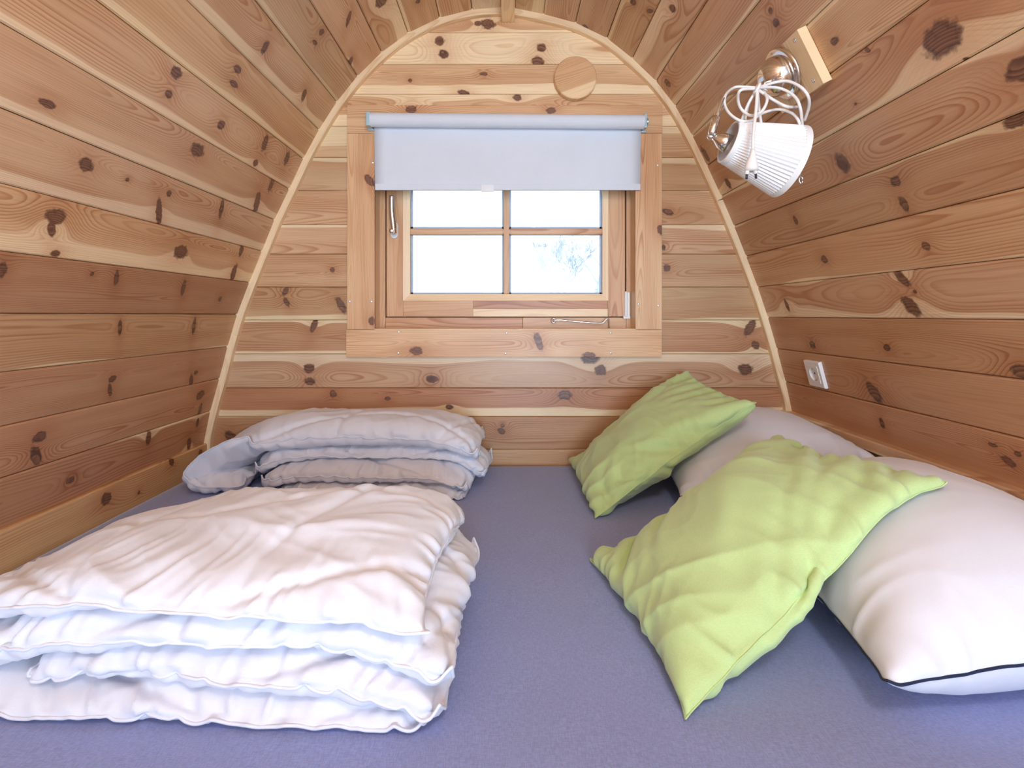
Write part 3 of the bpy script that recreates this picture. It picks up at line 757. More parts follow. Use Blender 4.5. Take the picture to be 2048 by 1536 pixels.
# ------------------------------------------------------------------ soft goods: two sheets sewn along the edge, filled and settled
class Soft:
    def __init__(s, mid, Wr, Hr, fill, seed=0, slack=1.0):
        n, m = mid.shape[:2]; s.n, s.m = n, m
        r = np.random.RandomState(seed)
        T = np.arange(n * m).reshape(n, m)
        Bt = T.copy(); inner = (n - 2) * (m - 2)
        Bt[1:-1, 1:-1] = n * m + np.arange(inner).reshape(n - 2, m - 2)
        s.T, s.B = T, Bt
        e1 = mid[2:, 1:-1] - mid[:-2, 1:-1]; e2 = mid[1:-1, 2:] - mid[1:-1, :-2]
        nr = np.cross(e1, e2); nr /= np.linalg.norm(nr, axis=-1, keepdims=True) + 1e-9
        a = np.sin(np.linspace(0, math.pi, n))[1:-1, None] ** .5 * np.sin(np.linspace(0, math.pi, m))[None, 1:-1] ** .5
        t = mid.copy(); t[1:-1, 1:-1] += nr * (a * fill * .35)[..., None]
        b = mid[1:-1, 1:-1] - nr * (a * fill * .35)[..., None]
        s.x = np.vstack([t.reshape(-1, 3), b.reshape(-1, 3)]) + r.normal(0, .0012, (n * m + inner, 3))
        s.v = np.zeros_like(s.x)
        du, dv = Wr * slack / (n - 1), Hr * slack / (m - 1)
        s.Vt = Wr * Hr * fill
        s.batch = []
        def add(I, J, L, k): s.batch.append((I.ravel(), J.ravel(), L, k))
        for G in (T, Bt):
            for o_ in (0, 1):
                add(G[o_:n - 1:2], G[o_ + 1:n:2][:len(G[o_:n - 1:2])], du, 1.0)
                add(G[:, o_:m - 1:2], G[:, o_ + 1:m:2][:, :G[:, o_:m - 1:2].shape[1]], dv, 1.0)
            dg = math.hypot(du, dv)
            for o_ in (0, 1):
                A = G[o_:n - 1:2]; C = G[o_ + 1:n:2][:len(A)]
                add(A[:, :-1], C[:, 1:], dg, .25); add(A[:, 1:], C[:, :-1], dg, .25)
            for o_ in (0, 2):
                for q_ in (0, 1):
                    A = G[o_ + q_::4]; C = G[o_ + q_ + 2::4]; L_ = min(len(A), len(C))
                    add(A[:L_], C[:L_], 2 * du, -.12)
                    A = G[:, o_ + q_::4]; C = G[:, o_ + q_ + 2::4]; L_ = min(A.shape[1], C.shape[1])
                    add(A[:, :L_], C[:, :L_], 2 * dv, -.12)
        s.pins = []; s.stitch = None; s.tmax = None
    def area_vec(s):
        g = np.zeros_like(s.x); vol = 0
        for G, sg in ((s.T, 1.0), (s.B, -1.0)):
            p = s.x[G]
            a = np.cross(p[1:, 1:] - p[:-1, :-1], p[:-1, 1:] - p[1:, :-1]) * .5 * sg
            c = (p[1:, 1:] + p[:-1, :-1] + p[:-1, 1:] + p[1:, :-1]) * .25
            vol += (a * c).sum() / 3
            acc = np.zeros_like(p)
            acc[1:, 1:] += a; acc[:-1, :-1] += a; acc[:-1, 1:] += a; acc[1:, :-1] += a
            ii = G.ravel()
            np.add.at(g, ii, acc.reshape(-1, 3) * .25) if False else g.__setitem__(ii, g[ii] + acc.reshape(-1, 3) * .25)
        return g, vol
    def run(s, steps, iters, ground=None, grav=9.8, dt=.008, damp=.90, walls=None, pin_k=.3):
        sign = None
        for st in range(steps):
            s.v *= damp; s.v[:, 2] -= grav * dt
            np.clip(s.v, -1.5, 1.5, out=s.v)
            x0 = s.x.copy(); s.x = s.x + s.v * dt
            for it in range(iters):
                for I, J, L, k in s.batch:
                    d_ = s.x[J] - s.x[I]; l_ = np.sqrt((d_ * d_).sum(1)) + 1e-9
                    c_ = (l_ - L) / l_
                    if k < 0: c_ = np.minimum(c_, 0) * -k
                    else: c_ = c_ * np.where(c_ < 0, k * .35, k)
                    d_ *= (.5 * c_)[:, None]
                    s.x[I] += d_; s.x[J] -= d_
                g, vol = s.area_vec()
                if sign is None: sign = 1.0 if vol >= 0 else -1.0
                s.sign = sign
                lam = (s.Vt - vol * sign) / ((g * g).sum() + 1e-12)
                dx_ = g * (sign * lam * .5)
                np.clip(dx_, -.004, .004, out=dx_)
                s.x += dx_
                if s.stitch is not None:
                    I, J, L = s.stitch
                    d_ = s.x[J] - s.x[I]; l_ = np.sqrt((d_ * d_).sum(1)) + 1e-9
                    c_ = np.maximum(l_ - L, 0) / l_ * .5
                    s.x[I] += d_ * c_[:, None]; s.x[J] -= d_ * c_[:, None]
                if s.tmax is not None:
                    I = s.T[1:-1, 1:-1].ravel(); J = s.B[1:-1, 1:-1].ravel()
                    d_ = s.x[J] - s.x[I]; l_ = np.sqrt((d_ * d_).sum(1)) + 1e-9
                    c_ = np.maximum(l_ - s.tmax, 0) / l_ * .4
                    s.x[I] += d_ * c_[:, None]; s.x[J] -= d_ * c_[:, None]
                for (ii, tgt, kk) in s.pins:
                    s.x[ii] += (tgt - s.x[ii]) * kk
                if ground is not None:
                    h_ = ground(s.x[:, 0], s.x[:, 1])
                    pen = h_ - s.x[:, 2]
                    hit = (pen > 0) & (pen < .14)
                    s.x[hit, 2] += pen[hit]
                    # friction
                    s.x[hit, :2] += (x0[hit, :2] - s.x[hit, :2]) * .3
                if walls is not None: walls(s.x)
            s.v = (s.x - x0) / dt
        return s
    def faces(s):
        Fc = []
        for G, fl in ((s.T, False), (s.B, True)):
            a, b, c, e = G[:-1, :-1].ravel(), G[1:, :-1].ravel(), G[1:, 1:].ravel(), G[:-1, 1:].ravel()
            q_ = np.stack([a, e, c, b] if fl else [a, b, c, e], 1)
            Fc += q_.tolist()
        return Fc
    def rim(s):
        T = s.T
        return np.concatenate([T[:, 0], T[-1, 1:], T[-2::-1, -1], T[0, -2:0:-1]])
class Field:
    """height field of what already lies on the bed"""
    def __init__(s, res=.012):
        s.res = res; s.x0, s.y0 = -1.15, .1
        s.H = np.full((int(2.3 / res), int(1.8 / res)), ZBED)
    def add(s, X):
        # splat denser copies of the surface
        i = ((X[:, 0] - s.x0) / s.res).astype(int); j = ((X[:, 1] - s.y0) / s.res).astype(int)
        ok = (i >= 1) & (j >= 1) & (i < s.H.shape[0] - 1) & (j < s.H.shape[1] - 1)
        for di in (-1, 0, 1):
            for dj in (-1, 0, 1):
                np.maximum.at(s.H, (i[ok] + di, j[ok] + dj), X[ok, 2])
        return s
    def soft(s):
        H = s.H
        for _k in range(1):
            Q = np.pad(H, 1, mode='edge')
            H = (Q[:-2, 1:-1] + Q[2:, 1:-1] + Q[1:-1, :-2] + Q[1:-1, 2:] + 2 * H) / 6
        s.S = H; return s
    def __call__(s, x, y):
        i = np.clip((x - s.x0) / s.res, 0, s.H.shape[0] - 1.01); j = np.clip((y - s.y0) / s.res, 0, s.H.shape[1] - 1.01)
        a, b = i.astype(int), j.astype(int); fa, fb = i - a, j - b; H = s.S
        return H[a, b] * (1 - fa) * (1 - fb) + H[a + 1, b] * fa * (1 - fb) + H[a, b + 1] * (1 - fa) * fb + H[a + 1, b + 1] * fa * fb + .005
def bilin(c, n, m):
    """corners front-left, front-right, back-right, back-left"""
    c = np.array(c, float); u = np.linspace(0, 1, n)[:, None, None]; v = np.linspace(0, 1, m)[None, :, None]
    return (c[0] * (1 - u) + c[1] * u) * (1 - v) + (c[3] * (1 - u) + c[2] * u) * v
def keep_in(x):
    np.minimum(x[:, 1], YB - .004, out=x[:, 1])
    zs = np.array([lowR[1] - .2] + [p[1] for p in PR[::-1]]); xs = np.array([rx - .032] + [p[0] - .006 for p in PR[::-1]])
    xs[1] = rx - .032
    np.minimum(x[:, 0], np.interp(x[:, 2], zs, xs), out=x[:, 0])
    zl = np.array([0] + [p[1] for p in PL]); xl = np.array([bx + .016] + [p[0] + .006 for p in PL]); xl[1] = bx + .016
    np.maximum(x[:, 0], np.interp(x[:, 2], zl, xl), out=x[:, 0])
def concave(mid, d):
    """rim of a filled cover: the sides are drawn in between the corners"""
    n, m = mid.shape[:2]; out = mid.copy(); c = mid.mean((0, 1))
    su = np.sin(np.linspace(0, math.pi, n)) ** .8; sv = np.sin(np.linspace(0, math.pi, m)) ** .8
    for (sl, w, q) in (((slice(None), 0), su, (slice(None), 1)), ((slice(None), -1), su, (slice(None), -2)), ((0, slice(None)), sv, (1, slice(None))), ((-1, slice(None)), sv, (-2, slice(None)))):
        v = mid[q] - mid[sl]; v /= np.linalg.norm(v, axis=-1, keepdims=True)
        out[sl] = out[sl] + v * (d * w)[:, None]
    return out
def B_(x, y, h): return (x, y, ZBED + h)
def soft_mesh(name, s, mat, parent=None, sub=1):
    return mesh(name, s.x, s.faces(), mat, parent, smooth=True, sub=sub, fix=True)
def vnoise(x, y, seed=0):
    """smooth value noise, 0..1"""
    tab = np.random.RandomState(seed).rand(64, 64)
    xi, yi = np.floor(x).astype(int), np.floor(y).astype(int); fx, fy = x - xi, y - yi
    fx = fx * fx * (3 - 2 * fx); fy = fy * fy * (3 - 2 * fy)
    g = lambda a, b: tab[a % 64, b % 64]
    return (g(xi, yi) * (1 - fx) + g(xi + 1, yi) * fx) * (1 - fy) + (g(xi, yi + 1) * (1 - fx) + g(xi + 1, yi + 1) * fx) * fy
def refine(A, k):
    """Catmull-Rom refinement of a grid along its first axis"""
    n = len(A); tt = np.linspace(0, n - 1, (n - 1) * k + 1); i1 = np.minimum(tt.astype(int), n - 2); f = (tt - i1)[:, None, None]
    Pd = np.concatenate([2 * A[:1] - A[1:2], A, 2 * A[-1:] - A[-2:-1]])
    p0, p1, p2, p3 = Pd[i1], Pd[i1 + 1], Pd[i1 + 2], Pd[i1 + 3]
    return .5 * (2 * p1 + (p2 - p0) * f + (2 * p0 - 5 * p1 + 4 * p2 - p3) * f * f + (3 * p1 - p0 - 3 * p2 + p3) * f ** 3)
class Fine:
    """finer copy of a settled soft thing with puckers along the seams and creases across"""
    def __init__(s, S_, k, Wr, Hr, seed, pucker=.003, plen=.07, pwave=.020, crease=.005, cwave=.07, cdir=0.6, rimwave=.0015, clen=.30, extra=None):
        T = refine(S_.x[S_.T], k); T = refine(T.transpose(1, 0, 2), k).transpose(1, 0, 2)
        B = refine(S_.x[S_.B], k); B = refine(B.transpose(1, 0, 2), k).transpose(1, 0, 2)
        n, m = T.shape[:2]
        u = np.linspace(0, Wr, n)[:, None] * np.ones((1, m)); v = np.linspace(0, Hr, m)[None] * np.ones((n, 1))
        E = [(v, u, 1), (Hr - v, u, 2), (u, v, 3), (Wr - u, v, 4)]
        emin = np.minimum(np.minimum(u, Wr - u), np.minimum(v, Hr - v))
        win = np.clip(emin / .012, 0, 1); win = win * win * (3 - 2 * win)
        out = []
        for L, (G, sg) in enumerate(((T, 1), (B, -1))):
            d = np.zeros((n, m))
            for (e, a, q) in E:
                wv = pwave * (0.8 + .5 * vnoise(a * 4, e * 0 + 3, seed + q))
                sh = a + e * (vnoise(a * 5, e * 3, seed + 9 * q) - .5) * 1.6
                rd = 1 - np.abs(2 * vnoise(sh / pwave, e / plen * .8, seed + 20 + q + 50 * L) - 1)
                am = .35 + 1.1 * vnoise(a * 9, e * 0 + 1, seed + 31 + q)
                d += (pucker if L == 0 else pucker * .4) * am * np.exp(-(e / plen) ** 1.3) * (rd - .5) * 1.6
            wx = u + .09 * (vnoise(u * 5, v * 5, seed + 41 + L) - .5); wy = v + .09 * (vnoise(u * 5, v * 5, seed + 43 + L) - .5)
            for (dr, sc, am) in ((cdir, 1.0, 1.0), (cdir + .7, 1.7, .5), (cdir - .5, 3.1, .22)):
                p = wx * math.cos(dr) + wy * math.sin(dr); q = -wx * math.sin(dr) + wy * math.cos(dr)
                rd = 1 - np.abs(2 * vnoise(p / cwave * sc, q / clen * sc, seed + int(sc * 10) + 60 * L) - 1)
                msk = np.clip(vnoise(u * 6, v * 6, seed + 70 + int(sc * 10)) * 1.8 - .35, 0, 1)
                d += crease * am * (rd ** 2 - .35) * msk
            if extra is not None and L == 0: d += extra(u, v)
            e1 = np.gradient(G, axis=0); e2 = np.gradient(G, axis=1)
            nr = np.cross(e1, e2); nr /= np.linalg.norm(nr, axis=-1, keepdims=True) + 1e-9
            if L == 0: fl = 1.0 if S_.sign > 0 else -1.0
            out.append(G + nr * (d * win * sg * fl)[..., None])
        T, B = out
        rw = rimwave * (vnoise(u * 40, v * 40, seed + 90) - .5) * 2 * np.exp(-emin / .01)
        T[..., 2] += rw; B[..., 2] += rw
        s.T = np.arange(n * m).reshape(n, m); s.B = s.T.copy()
        s.B[1:-1, 1:-1] = n * m + np.arange((n - 2) * (m - 2)).reshape(n - 2, m - 2)
        s.x = np.vstack([T.reshape(-1, 3), B[1:-1, 1:-1].reshape(-1, 3)])
        s.x[:, 2] = np.maximum(s.x[:, 2], ZBED + .0035)
    faces = Soft.faces
    rim = Soft.rim
def rim_tube(name, s, r, mat, parent, part=None, n=6):
    pts = [s.x[k] for k in (part if part is not None else s.rim())]
    closed = part is None
    if closed: pts = pts + [pts[0]]
    pts = spline(pts, 2)
    return MB().tube(pts, r, n, not closed).build(name, mat, parent, True)

bedH = Field().soft()
# --- white pillows
def pillow(cor, Wr, Hr, fill, n, m, seed, ground, label, steps=60):
    mid = bilin(cor, n, m)
    Wr = np.linalg.norm(np.diff(mid, axis=0), axis=2).sum(0).mean() * 1.05; Hr = np.linalg.norm(np.diff(mid, axis=1), axis=2).sum(1).mean() * 1.05
    s = Soft(mid, Wr, Hr, fill, seed)
    for (ii, tg) in ((s.T[0, 0], cor[0]), (s.T[-1, 0], cor[1]), (s.T[-1, -1], cor[2]), (s.T[0, -1], cor[3])):
        s.pins.append((ii, np.array(tg), .3))
    for k in range(0, n): s.pins += [(s.T[k, 0], mid[k, 0].copy(), .04), (s.T[k, -1], mid[k, -1].copy(), .04)]
    for k in range(0, m): s.pins += [(s.T[0, k], mid[0, k].copy(), .04), (s.T[-1, k], mid[-1, k].copy(), .04)]
    s.run(steps, 8, ground, walls=keep_in, grav=2.0)
    s0_ = s; s = Fine(s, 3, Wr, Hr, seed, pucker=.0035, plen=.10, pwave=.030, crease=.006, cwave=.12, clen=.4)
    e = props(empty('pillow', (s.x[:, 0].mean(), s.x[:, 1].mean(), s.x[:, 2].min())), label, 'pillow', 'white pillows')
    c = soft_mesh('pillow_case', s, M_PILLOW, e, 0)
    rim_tube('piping', s, .0019, M_NAVY, c)
    return s
p1 = pillow([B_(.45, 1.36, .05), B_(.97, 1.34, .13), B_(.97, 1.82, .13), B_(.45, 1.82, .05)], .58, .54, .125, 40, 40, 3, bedH,
            'white pillow near the back wall, half under the smaller-looking rear green cushion')
p2 = pillow([B_(.470, .655, .064), B_(.965, .64, .11), B_(.96, 1.25, .15), B_(.50, 1.25, .045)], .56, .66, .125, 40, 46, 4, Field().add(p1.x).soft(),
            'white pillow with navy piping at the front, under the large near green cushion')
f1 = Field().add(p1.x).soft()
f12 = Field().add(p1.x).add(p2.x).soft()
# --- green cushions
def cushion(cor, Wr, Hr, fill, n, m, seed, ground, label, steps=60, sag=None):
    mid = bilin(cor, n, m)
    if sag is not None: mid[..., 2] += sag * (np.sin(np.linspace(0, math.pi, n))[:, None] * np.ones(m)[None])
    Wr = np.linalg.norm(np.diff(mid, axis=0), axis=2).sum(0).mean() * 1.035; Hr = np.linalg.norm(np.diff(mid, axis=1), axis=2).sum(1).mean() * 1.035
    s = Soft(mid, Wr, Hr, fill, seed)
    for (ii, tg) in ((s.T[0, 0], cor[0]), (s.T[-1, 0], cor[1]), (s.T[-1, -1], cor[2]), (s.T[0, -1], cor[3])):
        s.pins.append((ii, np.array(tg), .5))
    s.tmax = .13; mid = concave(mid, .020)
    for k in range(0, n): s.pins += [(s.T[k, 0], mid[k, 0].copy(), .07), (s.T[k, -1], mid[k, -1].copy(), .07)]
    for k in range(0, m): s.pins += [(s.T[0, k], mid[0, k].copy(), .07), (s.T[-1, k], mid[-1, k].copy(), .07)]
    s.run(steps, 8, ground, walls=keep_in, grav=1.0)
    s = Fine(s, 3, Wr, Hr, seed, pucker=.0065, plen=.08, pwave=.028, crease=.013, cwave=.10, cdir=.35, clen=.35)
    e = props(empty('cushion', (s.x[:, 0].mean(), s.x[:, 1].mean(), s.x[:, 2].min())), label, 'cushion', 'lime green cushions')
    c = soft_mesh('cushion_cover', s, M_GREEN, e, 0)
    rim_tube('seam', s, .0012, M_GREEN, c)
    return s
# pixel corners with their distance: near-bed corner, far raised corner, ...
c1 = [P(1190, 1038, 1.335), P(1512, 806, 1.385), P(1375, 742, 1.80), P(1141, 925, 1.80)]
c2 = [P(1370, 1444, .668), P(1893, 965, .865), P(1560, 880, 1.26), P(1181, 1120, 1.11)]
g1 = cushion(c1, .59, .49, .070, 48, 40, 5, f1, 'lime green cushion leaning at the back wall below the window corner', sag=.0)
g2 = cushion(c2, .645, .50, .056, 52, 42, 6, f12, 'lime green cushion in front, tilted over the white pillow with navy piping', sag=.0)

def quilting(seed):
    """stitched lines drawn in along wide arcs"""
    r = random.Random(seed); a0, b0 = r.uniform(0, 3), r.uniform(0, 3)
    def f(u, v):
        d = 0
        for k in range(-1, 6):
            c = .17 * k + .05 + .05 * np.sin(u * 8 + a0 + k)
            d = d - .0075 * np.exp(-((v - c) / .009) ** 2)
            c = .24 * k + .02 + .07 * np.sin(v * 7 + b0 + k)
            d = d - .006 * np.exp(-((u - c) / .009) ** 2)
        return d
    return f
# --- folded duvets: layers one above the other
def duvet(layers, label, group_):
    fld = Field(); parts = []
    for (cor, fill, n, m, seed, drop) in layers:
        wrap = callable(cor)
        mid = cor(n, m) if wrap else bilin([B_(*c) for c in cor], n, m)
        if drop:
            u = np.linspace(0, 1, n)[:, None]
            mid[..., 2] -= drop * np.clip(1 - u / .28, 0, 1) ** 2
        Wr = np.linalg.norm(np.diff(mid[:, m // 2], axis=0), axis=1).sum(); Hr = np.linalg.norm(np.diff(mid[n // 2], axis=0), axis=1).sum()
        s = Soft(mid, Wr, Hr, fill, seed, 1.05)
        for (ii, a, b) in ((s.T[0, 0], 0, 0), (s.T[-1, 0], -1, 0), (s.T[-1, -1], -1, -1), (s.T[0, -1], 0, -1)):
            s.pins.append((ii, mid[a, b].copy() - np.array([0, 0, .0]), .12))
        wv = vnoise(np.arange(n) * .09, np.zeros(n) + seed, seed) - .5
        for k in range(4, n - 3, 5):
            s.pins.append((s.T[k, 0], mid[k, 0] + np.array([0, .05 * wv[k], 0]), .06))
        s.tmax = fill * 1.25
        gnd = fld.soft()
        if wrap:
            low = Field().soft(); top = gnd
            gnd = lambda x, y: np.where(x < -.76, low(x, y), top(x, y))
            for k in range(0, int(n * .40)):
                s.pins += [(s.T[k, q], mid[k, q].copy(), .2) for q in (0, -1)]
        s.run(34, 6, gnd, walls=keep_in, grav=6.0)
        fld.add(s.x); s = Fine(s, 2 if n * m > 4000 else 2, Wr, Hr, seed, pucker=.0075, plen=.08, pwave=.021, crease=.012, cwave=.085, cdir=1.2, clen=.28, rimwave=.003, extra=quilting(seed))
        parts.append(s)
    e = props(empty('duvet', (np.mean([p.x[:, 0].mean() for p in parts]), np.mean([p.x[:, 1].mean() for p in parts]), ZBED)), label, 'duvet', group_)
    for s in parts:
        c = soft_mesh('quilt_layer', s, M_DUVET, e, 0)
        rim_tube('edge_seam', s, .0022, M_DUVET, c)
    return parts
def wrapped(n, m):
    """sheet that runs over the pile and turns under it at the left end"""
    path = [(-.74, .026), (-.84, .026), (-.895, .034), (-.918, .068), (-.895, .112), (-.835, .150), (-.74, .178), (-.60, .188), (-.40, .184), (-.2, .172), (-.085, .15)]
    pth = np.array(spline([np.array(p) for p in path], 12)); L = np.concatenate([[0], np.cumsum(np.linalg.norm(np.diff(pth, axis=0), axis=1))])
    q = np.linspace(0, L[-1], n); px_, ph_ = np.interp(q, L, pth[:, 0]), np.interp(q, L, pth[:, 1])
    v = np.linspace(0, 1, m)[None]; yf = 1.505
    X = px_[:, None] + 0 * v; return np.stack([X, yf + (1.785 - yf) * v + 0 * X, ZBED + ph_[:, None] + .012 * v + 0 * X], -1)
GD = 'folded white duvets'
duvet([([(-.86, .69, .03), (-.105, .65, .02), (-.10, 1.04, .03), (-.80, 1.05, .03)], .036, 84, 54, 21, 0),
       ([(-.62, .695, .085), (-.082, .64, .055), (-.075, 1.04, .07), (-.62, 1.06, .085)], .034, 66, 54, 22, .05),
       ([(-.88, .70, .12), (-.062, .65, .095), (-.072, 1.05, .09), (-.76, 1.07, .12)], .038, 90, 54, 23, .10),
       ([(-.88, .71, .165), (-.072, .64, .13), (-.128, 1.05, .115), (-.62, 1.07, .145)], .040, 90, 58, 24, .05)],
      'folded white duvet in the foreground, larger and nearer of the two', GD)
duvet([([(-.66, 1.50, .03), (-.13, 1.47, .02), (-.10, 1.76, .03), (-.66, 1.76, .03)], .036, 84, 36, 31, 0),
       ([(-.70, 1.50, .08), (-.115, 1.47, .06), (-.09, 1.76, .07), (-.70, 1.76, .08)], .036, 80, 36, 32, 0),
       ([(-.73, 1.52, .11), (-.055, 1.53, .09), (-.05, 1.78, .10), (-.73, 1.78, .11)], .038, 90, 34, 33, .0),
       (wrapped, .050, 116, 36, 34, 0)],
      'folded white duvet against the back wall under the window', GD)

# ------------------------------------------------------------------ roller blind
rbl = props(empty('roller_blind', P(1012, 240, YC - .03)), 'pale grey roller blind half lowered over the upper part of the window', 'blind')
YT = YC - .030
a, b = P(742, 240, YT), P(1287, 244.5, YT)
tb = MB(); tb.lathe(a, b - a, [(0, .001), (0, .0235), (np.linalg.norm(b - a), .0235), (np.linalg.norm(b - a), .001)], 28)
tb.build('roller_tube', M_BLIND, rbl, False)
YFb = YT + .020
fb = MB()
q = [P(748, 244, YFb), P(1282, 247, YFb), P(1280.5, 377.5, YFb), P(750, 379, YFb)]
nn = 24; V = []
for th_ in (0, .0012):
    for k in range(nn + 1):
        for j in range(13):
            u, v = k / nn, j / 12
            pt = (q[0] * (1 - u) + q[1] * u) * (1 - v) + (q[3] * (1 - u) + q[2] * u) * v
            pt = pt + np.array([0, th_ + .0016 * math.sin(u * 7) * v + .001 * math.sin(u * 17 + v * 3), 0]); V.append(pt)
mN = (nn + 1) * 13
Fc = []
for k in range(nn):
    for j in range(12):
        i0 = k * 13 + j
        Fc += [(i0, i0 + 1, i0 + 14, i0 + 13), (mN + i0, mN + i0 + 13, mN + i0 + 14, mN + i0 + 1)]
for k in range(nn):
    for j in (0, 12):
        i0 = k * 13 + j; Fc.append((i0, i0 + 13, mN + i0 + 13, mN + i0))
for j in range(12):
    for k in (0, nn):
        i0 = k * 13 + j; Fc.append((i0, i0 + 1, mN + i0 + 1, mN + i0))
mesh('blind_fabric', V, Fc, M_BLIND, rbl, smooth=True)
hm = MB().box(P(750, 380, YFb - .004), P(1280.5, 368, YFb + .0) + np.array([0, .006, 0]), .0018)
hm.build('hem_bar', M_BLIND, rbl)
pt_ = MB().box(P(962, 384, YFb - .008), P(988, 369, YFb - .008) + np.array([0, .003, 0]), .001)
pt_.build('pull_tab', M_CLEAR, rbl)
for (xa, xb, yy) in ((734, 742, 240), (1287, 1292, 244)):
    bk = MB().box(P(xa, yy + 14, YT) + np.array([0, -.016, 0]), P(xb, yy - 14, YT) + np.array([0, .028, 0]), .001)
    bk.box(P(xa - 2, yy + 16, YT) + np.array([0, .022, 0]), P(xb + 4, yy + 2, YT) + np.array([0, .028, 0]), .001)
    bk.lathe(P((xa + xb) / 2 - 6, yy, YT), (1, 0, 0), [(0, .004), (.004, .012), (.02, .012), (.022, .004)], 14)
    bk.build('bracket', M_BRKT, rbl)

# ------------------------------------------------------------------ round vent cover on the gable
vc = props(empty('vent_cover', P(1151, 155, YB)), 'round pale wooden vent disc on the back wall above the blind', 'vent')
cc = P(1151, 155, YB - .026); cc[1] = YB - .026
dm = MB(); n = 48; R0 = 42.5 * (YB - .026) / F
rings = [(R0, .0), (R0, -.018), (R0 - .003, -.021), (R0 * .6, -.021), (R0 * .25, -.021)]
V = []
for r_, y_ in rings:
    for k in range(n): V.append((cc[0] + r_ * math.cos(2 * math.pi * k / n), YB - .008 + y_, cc[2] + r_ * math.sin(2 * math.pi * k / n)))
Fc = [(i_ * n + k, i_ * n + (k + 1) % n, (i_ + 1) * n + (k + 1) % n, (i_ + 1) * n + k) for i_ in range(4) for k in range(n)] + [tuple(range(n)), tuple(4 * n + k for k in range(n))]
ca, sa = math.cos(.35), math.sin(.35)
uvd = [((v[0] - cc[0]) * ca + (v[2] - cc[2]) * sa, -(v[0] - cc[0]) * sa + (v[2] - cc[2]) * ca + .08) for v in V]
mesh('disc', V, Fc, pine(.16, red=0, heart=.55, pith=.7, depth=.03, tone=(1.12, 1.05, .97)), vc, uv=uvd)
dm.lathe((cc[0] - .0, YB + .0005, cc[2] - .002), (0, -1, 0), [(0, R0 - .004), (.009, R0 - .004), (.009, R0 - .012), (0, R0 - .012)], 48, False)
dm.build('collar', M_WHITE, vc)

# ------------------------------------------------------------------ wall socket on the right boards
def wall_frame(px, py):
    """point, inward normal, tangent (downwards) of the side boards under a pixel"""
    qd = np.array([px - CX, CY - py]) / F
    for a, b in zip(PR, PR[1:]):
        a_ = a - np.array([0, CZ]); e = b - a
        M_ = np.array([[qd[0], -e[0]], [qd[1], -e[1]]])
        Y, tt = np.linalg.solve(M_, a_)
        if Y > 0 and -1e-6 <= tt <= 1:
            td = e / np.linalg.norm(e)
            return np.array([qd[0] * Y, Y, CZ + qd[1] * Y]), np.array([td[1], 0, -td[0]]), np.array([td[0], 0, td[1]])
def frame_box(mb, c, nn_, tt_, hy, ht, h0, h1, bev=.0):
    """box on a wall frame: half size hy along Y, ht along the tangent, from h0 to h1 above the surface"""
    yv = np.array([0, 1, 0]); V = []
    for h, k in ((h0, 1.0), (h1, 1 - bev)):
        for sy, s_ in ((-1, -1), (1, -1), (1, 1), (-1, 1)):
            V.append(c + yv * sy * hy * k + tt_ * s_ * ht * k + nn_ * h)
    return mb.add(V, [(0, 1, 2, 3), (4, 7, 6, 5), (0, 4, 5, 1), (1, 5, 6, 2), (2, 6, 7, 3), (3, 7, 4, 0)])
c, nn_, tt_ = wall_frame(1633.5, 747)
so = props(empty('wall_socket', c), 'white square wall socket on the right boards above the pillows', 'socket')
s_ = MB()
n = 32; fr0 = []
yv = np.array([0, 1.0, 0])
# plate with a round recess: square ring to circle
def ringpts(rad, h): return [c + nn_ * h + rad * (math.cos(2 * math.pi * k / n) * yv + math.sin(2 * math.pi * k / n) * tt_) for k in range(n)]
def sqpts(hs, h):
    out = []
    for k in range(n):
        a = 2 * math.pi * k / n; cx_, sx_ = math.cos(a), math.sin(a); mx = max(abs(cx_), abs(sx_))
        out.append(c + nn_ * h + hs / mx * (cx_ * yv + sx_ * tt_))
    return out
lay = [sqpts(.041, 0), sqpts(.041, .006), sqpts(.039, .0095), sqpts(.0275, .0095), sqpts(.0272, .0088), sqpts(.0268, .0105), ringpts(.0205, .0105), ringpts(.0195, .0005), ringpts(.004, .0005)]
V = [p for L in lay for p in L]
Fc = [(i_ * n + k, i_ * n + (k + 1) % n, (i_ + 1) * n + (k + 1) % n, (i_ + 1) * n + k) for i_ in range(len(lay) - 1) for k in range(n)] + [tuple(range(n)), tuple((len(lay) - 1) * n + k for k in range(n))]
mesh('socket_plate', V, Fc, M_WHITE, so)
for sgn in (-1, 1):
    MB().lathe(c + nn_ * .0004 + yv * sgn * .0095, nn_, [(0, .0028), (.0009, .0028)], 12).build('contact_hole', M_DARK, so)
    frame_box(MB(), c + tt_ * sgn * .0185, nn_, tt_, .003, .0012, .001, .009).build('earth_clip', M_STEEL, so)

